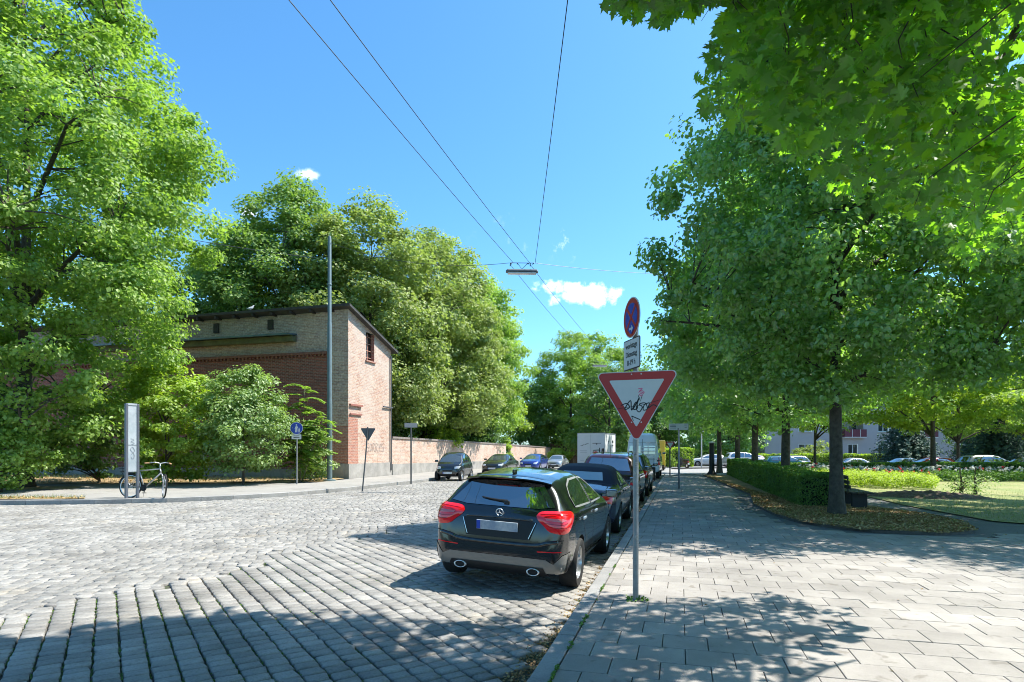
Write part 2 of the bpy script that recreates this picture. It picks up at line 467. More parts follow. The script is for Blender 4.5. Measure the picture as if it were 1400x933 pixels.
def car_body(P, paint):
    V, Fc = loft(P)
    o = tmpobj(V, Fc, [paint, SHUT])
    s = o.modifiers.new('s', 'SUBSURF'); s.levels = 1; s.render_levels = 1
    R = P['R']; cuts = []
    for ax in (0, P['L']):
        for sd in (-1, 1):
            c = MB(); y0 = sd*(P['track']/2-.19); y1 = sd*1.4
            c.lathe([(.001, min(y0, y1)), (R+.045, min(y0, y1)), (R+.045, max(y0, y1)), (.001, max(y0, y1))], (ax, 0, R), 'Y', 28)
            q = tmpobj(c.v, c.f, [SHUT]); cuts.append(q)
            bm = bmesh.new(); bm.from_mesh(q.data); bmesh.ops.remove_doubles(bm, verts=bm.verts[:], dist=.002); bmesh.ops.recalc_face_normals(bm, faces=bm.faces[:]); bm.to_mesh(q.data); bm.free()
            md = o.modifiers.new('b', 'BOOLEAN'); md.object = q; md.operation = 'DIFFERENCE'; md.solver = 'EXACT'
            try: md.material_mode = 'TRANSFER'
            except Exception: pass
    dg = bpy.context.evaluated_depsgraph_get(); dg.update()
    me = bpy.data.meshes.new_from_object(o.evaluated_get(dg))
    for q in cuts+[o]: bpy.data.objects.remove(q)
    return me
class Proj:
    """2-D drawings projected on to the car body"""
    def __init__(s, me):
        s.bvh = BVHTree.FromPolygons([v.co.copy() for v in me.vertices], [tuple(p.vertices) for p in me.polygons])
    def frame(s, kind, sd=1, ang=0):
        if kind == 'side': return (Vector((0, sd*3, 0)), Vector((1,0,0)), Vector((0,0,1)), Vector((0,-sd,0)))
        if kind == 'rear': return (Vector((-4,0,0)), Vector((0,1,0)), Vector((0,0,1)), Vector((1,0,0)))
        if kind == 'front': return (Vector((8,0,0)), Vector((0,1,0)), Vector((0,0,1)), Vector((-1,0,0)))
        if kind == 'top': return (Vector((0,0,4)), Vector((1,0,0)), Vector((0,1,0)), Vector((0,0,-1)))
    def pt(s, fr, a, b, off):
        O, A, B, D = fr; o = O+A*a+B*b
        h = s.bvh.ray_cast(o, D)
        if h[0] is None:
            n = s.bvh.find_nearest(o+D*3)
            return n[0]+n[1]*off if n[0] is not None else o+D*3
        nn = h[1] if h[1].dot(D) < 0 else -h[1]
        return h[0]+nn*off-D*off*.3
    def patch(s, mb, fr, poly, off=.005, step=.07, bulge=0, skirt=True):
        V, T = cdt(poly, step)
        cl = np.array(poly+[poly[0]]); dd = dist_poly(V[:,0], V[:,1], cl)
        pts = [s.pt(fr, a, b, off+bulge*min(1, d/.045)) for (a, b), d in zip(V, dd)]
        O, A, B, D = fr
        if (A.cross(B)).dot(D) > 0: T = [t[::-1] for t in T]
        mb.add(pts, T)
    def rib(s, mb, fr, pl, w, off=.006, closed=False, step=.06):
        P = []
        pl = list(pl)+([pl[0]] if closed else [])
        for a, b in zip(pl[:-1], pl[1:]):
            a, b = np.array(a), np.array(b); k = max(1, int(np.linalg.norm(b-a)/step))
            P += [a+(b-a)*q/k for q in range(k)]
        P.append(np.array(pl[-1])); vs, fs = [], []; n = len(P)
        for i, p in enumerate(P):
            a = P[i-1] if i else (P[-2] if closed else P[0]); b = P[i+1] if i < n-1 else (P[1] if closed else P[-1])
            d = b-a; d = d/max(np.linalg.norm(d), 1e-6); q = np.array([-d[1], d[0]])*w/2
            vs += [s.pt(fr, *(p+q), off), s.pt(fr, *(p-q), off)]
            if i: fs.append((2*i-2, 2*i-1, 2*i+1, 2*i))
        mb.add(vs, fs)
def wheel(root, x, sd, P, rimmat=None, spokes=5):
    R = P['R']; y = sd*(P['track']/2); t = P.get('tw', .21)/2
    b = MB(); prof = [(R*.66, -t*.80), (R*.80, -t*.98), (R*.93, -t), (R*.985, -t*.82), (R, -t*.45), (R, t*.45), (R*.985, t*.82), (R*.93, t), (R*.80, t*.98), (R*.66, t*.80)]
    b.lathe(prof, (0,0,0), 'Y', 36)
    for g in (-.35, 0, .35):   # tread grooves
        b.lathe([(R*1.003, g*t*1.6-.006), (R*1.003, g*t*1.6+.006)], (0,0,0), 'Y', 36)
    o = b.build('wheel', TYR, root, auto=40); o.location = (x, y, R)
    r = MB(); s = sd
    r.lathe([(R*.67, -t*.8), (R*.67, s*t*.82), (R*.635, s*t*.86), (R*.61, s*t*.55), (R*.58, 0)], (0,0,0), 'Y', 32)
    r.lathe([(.001, s*t*.62), (R*.14, s*t*.62), (R*.17, s*t*.45)], (0,0,0), 'Y', 14)
    for k in range(spokes):
        for dd in (-.11, .11):
            a = 2*PI*k/spokes; c = math.cos(a+dd*.5), math.sin(a+dd*.5); e = math.cos(a+dd*2), math.sin(a+dd*2)
            p0 = Vector((c[0]*R*.10, s*t*.52, c[1]*R*.10)); p1 = Vector((e[0]*R*.63, s*t*.66, e[1]*R*.63))
            side = Vector((-e[1], 0, e[0])); wv = side*R*.038; dp = Vector((0, -s*.02, 0))
            r.add([p0+wv, p0-wv, p1-wv*.9, p1+wv*.9, p0+wv+dp, p0-wv+dp, p1-wv*.9+dp, p1+wv*.9+dp], [(0,1,2,3), (4,7,6,5), (0,3,7,4), (1,5,6,2), (0,4,5,1), (3,2,6,7)])
    rm = r.build('rim', rimmat or ALU, o, auto=35)
    d = MB(); d.lathe([(.001, -t*.1*s), (R*.6, -t*.1*s)], (0,0,0), 'Y', 24); d.build('brake_disc', mat('brake disc', (.06,.055,.05), .5, .6), o)
    return o
KIND = {
 'hatch': dict(L=2.70, R=.315, track=1.57, tw=.225,
   top=[(-.745,.56),(-.735,.74),(-.70,.90),(-.655,.985),(-.62,1.03),(-.40,1.33),(-.34,1.372),(0,1.405),(.5,1.432),(1.0,1.43),(1.45,1.385),(1.75,1.30),(2.5,.985),(2.75,.955),(3.2,.86),(3.42,.74),(3.52,.58),(3.55,.50)],
   bot=[(-.745,.46),(-.73,.34),(-.69,.25),(-.5,.20),(0,.19),(2.7,.17),(3.3,.18),(3.48,.24),(3.55,.42)],
   belt=[(-.745,.5),(-.68,.93),(-.5,1.0),(0,1.0),(.8,.975),(1.8,.945),(2.5,.92),(3.2,.80),(3.55,.5)],
   w=[(-.745,.64),(-.73,.72),(-.69,.79),(-.58,.845),(-.35,.88),(0,.892),(1.2,.885),(2.7,.885),(3.1,.85),(3.35,.77),(3.5,.64),(3.55,.5)],
   wr=[(-.745,.55),(-.66,.70),(-.5,.60),(-.36,.505),(0,.515),(1.4,.54),(1.8,.58),(2.5,.76),(3.2,.70),(3.55,.4)],
   sides=[[(-.12,1.03),(-.08,1.15),(.10,1.27),(.42,1.335),(.98,1.345),(1.0,1.0)], [(1.07,.995),(1.05,1.345),(1.35,1.32),(1.68,1.20),(2.18,.985)]],
   rear=[(-.66,1.05),(-.46,1.30),(0,1.325),(.46,1.30),(.66,1.05),(.45,1.02),(-.45,1.02)], ws=[(-.68,1.0),(-.52,1.34),(.52,1.34),(.68,1.0)]),
 'cabrio': dict(L=2.68, R=.31, track=1.52,
   top=[(-.95,.55),(-.93,.78),(-.85,.93),(-.5,1.0),(-.12,1.02),(.1,1.24),(.3,1.335),(.7,1.385),(1.2,1.38),(1.55,1.30),(2.25,.97),(3.0,.88),(3.35,.76),(3.5,.55)],
   bot=[(-.95,.44),(-.9,.3),(-.7,.22),(0,.19),(2.7,.18),(3.3,.2),(3.5,.42)],
   belt=[(-.95,.5),(-.85,.86),(-.3,.93),(.8,.92),(2.2,.9),(3.0,.82),(3.5,.5)],
   w=[(-.95,.62),(-.9,.74),(-.7,.83),(0,.865),(2.7,.86),(3.2,.78),(3.42,.65),(3.5,.52)],
   wr=[(-.95,.5),(-.5,.66),(-.1,.62),(.3,.56),(1.2,.55),(1.6,.58),(2.25,.74),(3.2,.68),(3.5,.4)],
   sides=[[(.38,.965),(.50,1.17),(.74,1.24),(.78,.955)], [(.83,.955),(.81,1.26),(1.15,1.27),(1.45,1.19),(1.95,.945)]],
   rear=[(-.46,1.075),(-.42,1.24),(.42,1.24),(.46,1.075)], ws=[(-.64,1.0),(-.5,1.27),(.5,1.27),(.64,1.0)]),
 'suv': dict(L=2.70, R=.34, track=1.56,
   top=[(-.85,.60),(-.83,.86),(-.78,1.06),(-.62,1.25),(-.42,1.52),(-.3,1.575),(.3,1.62),(1.2,1.61),(1.6,1.52),(2.3,1.13),(3.1,1.0),(3.4,.84),(3.5,.6)],
   bot=[(-.85,.5),(-.82,.34),(-.6,.27),(0,.25),(2.7,.24),(3.3,.26),(3.5,.45)],
   belt=[(-.85,.55),(-.78,1.0),(0,1.06),(.8,1.05),(2.3,1.03),(3.1,.92),(3.5,.55)],
   w=[(-.85,.7),(-.8,.80),(-.6,.87),(0,.9),(2.7,.895),(3.2,.82),(3.42,.68),(3.5,.55)],
   wr=[(-.85,.6),(-.7,.72),(-.42,.62),(0,.62),(1.4,.62),(2.3,.78),(3.2,.7),(3.5,.4)],
   sides=[[(-.45,1.12),(-.38,1.30),(-.2,1.48),(.10,1.50),(.10,1.11)], [(.17,1.11),(.17,1.505),(.95,1.52),(.95,1.09)], [(1.03,1.09),(1.03,1.52),(1.45,1.48),(1.95,1.1)]],
   rear=[(-.64,1.13),(-.52,1.47),(.52,1.47),(.64,1.13)], ws=[(-.7,1.15),(-.56,1.5),(.56,1.5),(.7,1.15)]),
 'estate': dict(L=2.70, R=.31, track=1.52,
   top=[(-1.0,.56),(-.98,.8),(-.94,.97),(-.85,1.08),(-.62,1.36),(-.5,1.40),(.3,1.46),(1.2,1.455),(1.6,1.36),(2.35,.99),(3.1,.88),(3.4,.74),(3.5,.55)],
   bot=[(-1.0,.45),(-.96,.3),(-.7,.22),(0,.19),(2.7,.18),(3.3,.2),(3.5,.42)],
   belt=[(-1.0,.5),(-.92,.9),(0,.96),(.8,.95),(2.3,.92),(3.1,.82),(3.5,.5)],
   w=[(-1.0,.66),(-.94,.78),(-.7,.85),(0,.88),(2.7,.875),(3.2,.79),(3.42,.66),(3.5,.52)],
   wr=[(-1.0,.55),(-.8,.66),(-.55,.56),(0,.57),(1.4,.57),(2.35,.75),(3.2,.68),(3.5,.4)],
   sides=[[(-.6,1.0),(-.45,1.26),(-.3,1.34),(.10,1.36),(.10,.99)], [(.17,.99),(.17,1.365),(.95,1.375),(.95,.98)], [(1.03,.98),(1.03,1.375),(1.4,1.33),(2.0,.97)]],
   rear=[(-.6,1.03),(-.48,1.33),(.48,1.33),(.6,1.03)], ws=[(-.66,1.0),(-.5,1.36),(.5,1.36),(.66,1.0)]),
 'sedan': dict(L=2.60, R=.30, track=1.48,
   top=[(-.9,.52),(-.88,.8),(-.8,.93),(-.35,.99),(.15,1.28),(.5,1.37),(1.2,1.385),(1.5,1.32),(2.15,.97),(2.95,.85),(3.25,.72),(3.35,.5)],
   bot=[(-.9,.42),(-.86,.28),(-.7,.22),(0,.19),(2.6,.18),(3.15,.2),(3.35,.4)],
   belt=[(-.9,.48),(-.8,.85),(0,.93),(.8,.92),(2.1,.9),(2.9,.8),(3.35,.45)],
   w=[(-.9,.62),(-.85,.74),(-.7,.81),(0,.845),(2.6,.84),(3.1,.77),(3.28,.66),(3.35,.55)],
   wr=[(-.9,.5),(-.4,.66),(.1,.55),(1.2,.55),(1.5,.56),(2.15,.72),(3.1,.68),(3.35,.42)],
   sides=[[(.0,.965),(.2,1.16),(.45,1.28),(.92,1.3),(.92,.95)], [(.99,.95),(.99,1.3),(1.25,1.28),(1.4,1.22),(1.85,.94)]],
   rear=[(-.56,1.03),(-.46,1.25),(.46,1.25),(.56,1.03)], ws=[(-.62,.99),(-.48,1.28),(.48,1.28),(.62,.99)]),
 'micro': dict(L=1.81, R=.285, track=1.34, tw=.17,
   top=[(-.36,.62),(-.35,.85),(-.30,1.02),(-.05,1.36),(.08,1.47),(.5,1.545),(1.0,1.53),(1.25,1.42),(1.72,1.02),(1.95,.90),(2.1,.76),(2.14,.55)],
   bot=[(-.36,.45),(-.33,.3),(-.2,.24),(0,.22),(1.8,.22),(2.02,.25),(2.14,.42)],
   belt=[(-.36,.55),(-.25,.93),(0,.96),(.8,.94),(1.6,.92),(1.95,.82),(2.14,.5)],
   w=[(-.36,.58),(-.33,.68),(-.2,.74),(0,.755),(1.8,.75),(1.98,.69),(2.1,.60),(2.14,.5)],
   wr=[(-.36,.5),(-.2,.6),(.08,.5),(.6,.52),(1.2,.54),(1.72,.66),(2.0,.6),(2.14,.4)],
   sides=[[(-.02,1.02),(.10,1.30),(.34,1.42),(.36,1.0)], [(.43,1.0),(.42,1.44),(.9,1.46),(1.15,1.38),(1.52,.99)]],
   rear=[(-.5,1.05),(-.42,1.35),(.42,1.35),(.5,1.05)], ws=[(-.6,1.03),(-.48,1.45),(.48,1.45),(.6,1.03)]),
 'van': dict(L=3.6, R=.35, track=1.66,
   top=[(-1.02,.7),(-1.01,1.5),(-.985,2.2),(-.92,2.52),(-.75,2.62),(0,2.66),(3.0,2.64),(3.5,2.5),(4.0,1.9),(4.5,1.3),(4.8,1.05),(4.9,.7)],
   bot=[(-1.02,.45),(-.98,.38),(0,.35),(4,.33),(4.7,.35),(4.9,.5)],
   belt=[(-1.02,.6),(-1.0,1.25),(0,1.3),(3.6,1.3),(4.4,1.15),(4.9,.6)],
   w=[(-1.02,.90),(-.98,.96),(-.8,.99),(0,.995),(4.0,.99),(4.5,.9),(4.8,.76),(4.9,.6)],
   wr=[(-1.02,.74),(-.9,.74),(0,.76),(3.3,.74),(4.0,.72),(4.9,.5)],
   sides=[[(2.75,1.4),(2.75,2.0),(3.35,2.0),(3.75,1.7),(3.8,1.4)]],
   rear=[], ws=[(-.78,1.45),(-.68,2.2),(.68,2.2),(.78,1.45)]),
}
def car(kind, paint, loc, heading, label, cat='car', group=None, front=True, rear=True, tilt=0, detail=1, trim=None, glassf=None, name=None, plate_y=None):
    """loc = rear axle centre on the ground; heading = angle of travel direction from +X"""
    P = KIND[kind]
    root = empty(name or 'parked_car', loc, 0, label, cat, group)
    root.rotation_euler = (tilt, 0, heading); root.rotation_mode = 'XYZ'
    if tilt:
        m = Matrix.Rotation(heading, 4, 'Z') @ Matrix.Rotation(tilt, 4, 'X'); root.rotation_euler = m.to_euler()
    me = car_body(P, paint); pj = Proj(me)
    L = P['L']; R = P['R']; x0 = P['top'][0][0]; x1 = P['top'][-1][0]
    if kind == 'cabrio':
        bx = [p[0] for p in P['belt']]; bz = [p[1] for p in P['belt']]
        bm = bmesh.new(); bm.from_mesh(me); b2 = bm.copy()
        def soft(f):
            c = f.calc_center_median()
            return -.16 < c.x < 1.5 and c.z > max(np.interp(c.x, bx, bz)+.035, 1.0 if c.x < .2 else .95)
        bmesh.ops.delete(b2, geom=[f for f in b2.faces if not soft(f)], context='FACES')
        bmesh.ops.delete(bm, geom=[f for f in bm.faces if soft(f)], context='FACES')
        mt = bpy.data.meshes.new('soft_top'); b2.to_mesh(mt); b2.free(); bm.to_mesh(me); bm.free()
        mt.materials.clear(); mt.materials.append(SOFT)
        for p in mt.polygons: p.material_index = 0; p.use_smooth = True
        link('soft_top', mt, root)
    me.name = 'body'; sharp(me, 38)
    link('body', me, root)
    S = {sd: pj.frame('side', sd) for sd in (-1, 1)}; RF = pj.frame('rear'); FF = pj.frame('front')
    for sd in (-1, 1):
        gm = MB()
        for poly in P['sides']:
            g = MB(); pj.patch(g, S[sd], poly, .006, .12); o = g.build('side_window', GLASS, root, smooth=True)
            pj.rib(gm, S[sd], poly, .022, .007, True, .12)
        gm.build('window_trim', [CHR if trim == 'chrome' else SHUT], root)
    # gaps: doors, bonnet, hatch and sills
    zs = P['sides'][-1][0][1]; wx = P['sides'][-1][-1][0]; bxx = P['sides'][-1][0][0]-.035
    for sd in (-1, 1):
        gm = MB(); zsill = .30
        dw = .010 if detail > 1 else .016
        pj.rib(gm, S[sd], [(bxx, zs), (bxx, zsill), (min(wx+.12, L-R-.22), zsill), (min(wx+.2, L-R-.1), .6), (wx+.06, zs-.02)], dw, .004)
        if kind not in ('micro', 'cabrio', 'van'):
            rx = P['sides'][-2][0][0]
            pj.rib(gm, S[sd], [(max(rx, .1)+.02, zs), (max(rx, .1)+.12, .75), (R+.18, .5), (R+.2, zsill), (bxx, zsill)], dw, .004)
        gm.build('door_seam', SHUT, root)
    if P['ws'] and front:
        g = MB(); pj.patch(g, FF, P['ws'], .006, .12); g.build('windscreen', glassf or GLASSL, root, smooth=True)
    if P['rear'] and rear:
        g = MB(); pj.patch(g, RF, P['rear'], .006, .1); g.build('rear_window', GLASS if kind != 'cabrio' else mat('plastic rear pane', (.22,.30,.36), .12, coat=1), root, smooth=True)
    for sd in (-1, 1):
        wheel(root, 0, sd, P, spokes=5 if kind != 'micro' else 3); wheel(root, L, sd, P, spokes=5 if kind != 'micro' else 3)
        # mirror
        mx = wx-.06; mz = zs+.07; mw = np.interp(mx, [p[0] for p in P['w']], [p[1] for p in P['w']])
        m = MB(); m.box((mx, sd*(mw+.10), mz), (.11, .20, .13), bev=.045); m.box((mx+.02, sd*(mw-.0), mz-.04), (.06, .1, .035)); o = m.build('side_mirror', paint, root, auto=40)
        g = MB(); g.box((mx-.058, sd*(mw+.10), mz), (.008, .155, .09), bev=.003); g.build('mirror_glass', GLASSL, o)
        for hx in ([bxx+.12]+([P['sides'][-2][0][0]+.25] if kind not in ('micro', 'cabrio', 'van') else [])):
            h = MB(); p = pj.pt(S[sd], hx, zs-.12, .02); h.box(p, (.19, .03, .035), bev=.012)
            h.build('door_handle', trim and CHR or paint, root)
    zl = P['belt'][2][1]
    if front:
        for sd in (-1, 1):
            w = np.interp(x1-.25, [p[0] for p in P['w']], [p[1] for p in P['w']]); z = .66 if kind != 'micro' else .72
            pl = [(sd*(w-.02), z+.09), (sd*(w-.34), z+.05), (sd*(w-.32), z-.06), (sd*(w-.10), z-.07)]
            g = MB(); pj.patch(g, FF, pl, .008, .06, .01); g.build('headlight', CLR, root, smooth=True)
        g = MB(); pj.patch(g, FF, [(-.32,.62),(-.30,.54),(.30,.54),(.32,.62)] if kind != 'micro' else [(-.3,.6),(-.26,.52),(.26,.52),(.3,.6)], .006, .08)
        pj.patch(g, FF, [(-.5,.38),(-.44,.27),(.44,.27),(.5,.38)], .006, .08); g.build('grille', BLK, root)
        g = MB(); c = pj.pt(FF, 0, .44, .02); g.box(c, (.02, .52, .11)); g.m = 1; g.box((c.x+.004, -.235, c.z), (.02, .045, .105)); g.build('number_plate', [PLW, PLB], root)
    if rear and kind not in ('hatch',):
        for sd in (-1, 1):
            w = np.interp(x0+.12, [p[0] for p in P['w']], [p[1] for p in P['w']])
            if kind == 'suv': pl = [(sd*(w-.0), .98), (sd*(w-.14), .98), (sd*(w-.16), .74), (sd*(w-.0), .72)]
            elif kind == 'van': pl = [(sd*(w-.0), 1.25), (sd*(w-.11), 1.25), (sd*(w-.11), .80), (sd*(w-.0), .80)]
            else: pl = [(sd*(w-.0), .82), (sd*(w-.26), .80), (sd*(w-.26), .68), (sd*(w-.02), .66)]
            g = MB(); pj.patch(g, RF, pl, .008, .05, .012); g.build('tail_light', RED, root, smooth=True)
        g = MB(); c = pj.pt(RF, 0, .68 if kind != 'suv' else .8, .015); g.box(c, (.02, .52, .11)); g.m = 1; g.box((c.x-.004, .235, c.z), (.02, .045, .105)); g.build('number_plate', [PLW, PLB], root)
        g = MB(); pj.rib(g, RF, [(-.72,.50),(.72,.50)], .02, .006); pj.rib(g, RF, [(-.62,.98 if kind != 'van' else 1.3),(-.60,.60),(.60,.60),(.62,.98 if kind != 'van' else 1.3)], .014, .005); g.build('panel_seam', SHUT, root)
    return root, pj, P
# ------------------------------------------------------------------ ground
def surf(name, c1, c2, scale, rough=.9, bump=.3, bscale=60, c3=None, s3=.6, w3=.6):
    m, t, out = nt(name)
    p = t.nodes.new('ShaderNodeBsdfPrincipled'); setin(p, Roughness=rough)
    tc = t.nodes.new('ShaderNodeTexCoord')
    def noise(s, d=8):
        n = t.nodes.new('ShaderNodeTexNoise'); setin(n, Scale=s, Detail=d, Roughness=.7); t.links.new(tc.outputs['Object'], n.inputs['Vector']); return n
    n = noise(scale); r = t.nodes.new('ShaderNodeValToRGB'); r.color_ramp.elements[0].color = c4(c1); r.color_ramp.elements[1].color = c4(c2)
    r.color_ramp.elements[0].position = .38; r.color_ramp.elements[1].position = .64
    t.links.new(n.outputs[0], r.inputs[0]); last = r.outputs[0]
    if c3 is not None:
        n3 = noise(s3); mr = t.nodes.new('ShaderNodeMapRange'); setin(mr, From_Min=.45, From_Max=.62, To_Max=w3)
        t.links.new(n3.outputs[0], mr.inputs[0]); mx = t.nodes.new('ShaderNodeMix'); mx.data_type = 'RGBA'
        mx.inputs[7].default_value = c4(c3); t.links.new(mr.outputs[0], mx.inputs[0]); t.links.new(last, mx.inputs[6]); last = mx.outputs[2]
    t.links.new(last, p.inputs['Base Color'])
    nb = noise(bscale, 4); b = t.nodes.new('ShaderNodeBump'); setin(b, Strength=bump, Distance=.02)
    t.links.new(nb.outputs[0], b.inputs['Height']); t.links.new(b.outputs[0], p.inputs['Normal']); t.links.new(p.outputs[0], out.inputs[0])
    MATS[name] = m; return m
SOIL = surf('soil with moss', (.030,.027,.020), (.075,.068,.05), 30, c3=(.045,.085,.018), s3=1.3, w3=.8)
LAWN = surf('dry lawn', (.12,.16,.035), (.27,.28,.09), 9, c3=(.34,.29,.13), s3=.5, w3=.6)
LITT = surf('leaf litter soil', (.25,.16,.075), (.50,.35,.18), 14, c3=(.19,.15,.06), s3=1.1, w3=.7, bump=.8)
ASPH = surf('old asphalt', (.12,.12,.12), (.18,.178,.17), 25, c3=(.10,.10,.10), s3=.4, w3=.5)
ASPL = surf('bright worn pavement', (.27,.255,.23), (.34,.32,.29), 18, c3=(.22,.21,.19), s3=.5, w3=.4)
GRND = surf('ground soil', (.05,.06,.02), (.10,.10,.04), 2)
COB = mat('granite sett', (.228,.218,.200), .62, col2=(.345,.330,.303), scale=1.3, bump=.35, bscale=70, attr=.20, spec=.35)
SLAB = mat('concrete slab', (.262,.240,.214), .78, col2=(.355,.328,.293), scale=1.7, bump=.25, bscale=120, attr=.13)
KERB = mat('kerb granite', (.24,.235,.225), .7, col2=(.34,.33,.31), scale=3, bump=.3, attr=.12)
spots(SLAB, 5.5, .60, .66, .72, (1,.97,.92)); spots(SLAB, 34, .70, .74, .5); spots(SLAB, .45, .5, .7, .82); spots(SLAB, 110, .45, .75, .70); spots(COB, 60, .45, .72, .66); spots(COB, 26, .55, .7, .8); spots(ASPL, 40, .45, .75, .75); spots(KERB, 70, .45, .75, .7)
spots(COB, .5, .48, .68, .80, (1,.98,.95)); spots(COB, 7, .62, .70, .72); spots(COB, 1.1, .60, .66, 1.18, (1.05,1,.92)); spots(ASPL, 1.2, .55, .6, .85); spots(KERB, 6, .58, .68, .7)
g = MB(); gs = 900
xs = np.linspace(-gs, gs, 61); xs = np.sign(xs)*(np.abs(xs)/gs)**2.2*gs
V = [(x, y, -.42+float(ZT(x, y)) if y < 120 else -.42-1.0-.006*(min(y, 400)-120)) for y in xs for x in xs]
g.add(V, [(j*61+i, j*61+i+1, (j+1)*61+i+1, (j+1)*61+i) for j in range(60) for i in range(60)])
tag(g.build('ground', GRND, smooth=True), kind='structure')
VK = -1.0
road_poly = [UV(VK,-9), UV(VK,36.8), (10.6,39.0), (20,45), (75,45), (75,80), (30,66), UV(-.8,60), UV(-.8,175)] + LK[::-1][0:] + [(-60,-9)]
sheet('road', road_poly, lambda x, y: ZR(x, y)-.035, 1.2, SOIL)
# worn paving beyond the modelled setts
far_poly = [UV(VK,36.8), (10.6,39.0), (20,45), (75,45), (75,80), (30,66), UV(-.8,60), UV(-.8,175), UV(-13.2,175), UV(-13.2,44), UV(VK,44)]
sheet('road_surface', far_poly, lambda x, y: ZR(x, y)+.004, 1.5, surf('distant setts', (.22,.22,.215), (.30,.295,.285), 4, bump=.5, bscale=9))
BED = [(11.9,37.6),(8.3,21.0),(6.9,17.2),(6.3,14.4),(6.2,12.9),(6.7,11.6),(7.9,11.1),(8.9,11.5),(9.6,12.8),(9.95,14.6),(9.9,17.3),(11.2,21.5),(16.4,38.0)]
sheet('planting_bed', BED, lambda x, y: ZT(x, y)+.03, .6, LITT)
park = [(12.9,23.5),(11.2,17.2),(10.8,14.6),(10.6,13.3),(12,11.4),(16,10.2),(40,8),(75,20),(75,43),(24,41.5),(16.9,38)]
sheet('lawn', park, lambda x, y: ZT(x, y)-.006, 1.2, LAWN)
path = [UV(-.86,-9), (30,-9), (40,8.2), (16,10.3), (12,11.5), (10.7,13.4), (10.9,14.6), (11.3,17.2), (13,23.5), (17.2,38.6), (10.6,38.8), UV(-.86,36.5)]
sheet('path', path, lambda x, y: ZT(x, y)-.030, 1.0, ASPH)
# slab sidewalk: one raised slab each, half-bond
SLABP = [UV(-.84,-1), UV(-.84,36.6), (10.7,38.4), (11.75,37.4), (8.15,21.0), (6.7,17.2), (6.12,14.5), (6.0,12.9), (6.5,11.4), (7.9,10.9), (9.0,11.3), (11.3,11.6), (16,9.4), (16,1), (4,-2)]
def slabs():
    V, loops, lt, rn, k = [], [], [], [], 0
    rg = np.random.default_rng(3); s = .35; gp = .0035
    for i in range(-4, 110):
        u0 = i*s
        for j in range(-1, 48):
            v0 = -.84+(j+(.5 if i % 2 else 0))*s
            va, vb = max(v0, -.84), v0+s
            if vb-va < .05: continue
            x, y = UV((va+vb)/2, u0+s/2)
            if y < -1.5 or abs(x) > y*.95+3: continue
            c = [UV(a, b) for a, b in ((va+gp,u0+gp),(vb-gp,u0+gp),(vb-gp,u0+s-gp),(va+gp,u0+s-gp))]
            if not inside(SLABP, [q[0] for q in c], [q[1] for q in c]).all(): continue
            z = float(ZT(x, y))+rg.normal()*.0012; ci = np.mean(c, 0)
            tx, ty = rg.normal()*.004, rg.normal()*.004
            for q in c: V.append((q[0], q[1], z-.02))
            for q in c: V.append((q[0], q[1], z-.0022))
            for q in c:
                q = ci+(np.array(q)-ci)*.982; V.append((q[0], q[1], z+(q[0]-x)*tx+(q[1]-y)*ty))
            for a in range(4):
                b = (a+1) % 4
                loops += [k+a, k+b, k+4+b, k+4+a, k+4+a, k+4+b, k+8+b, k+8+a]; lt += [4, 4]
            loops += [k+8, k+9, k+10, k+11]; lt.append(4); rn += [rg.random()]*9; k += 12
    tag(raw_mesh('sidewalk', V, loops, lt, SLAB, rnd=rn), kind='structure')
slabs()
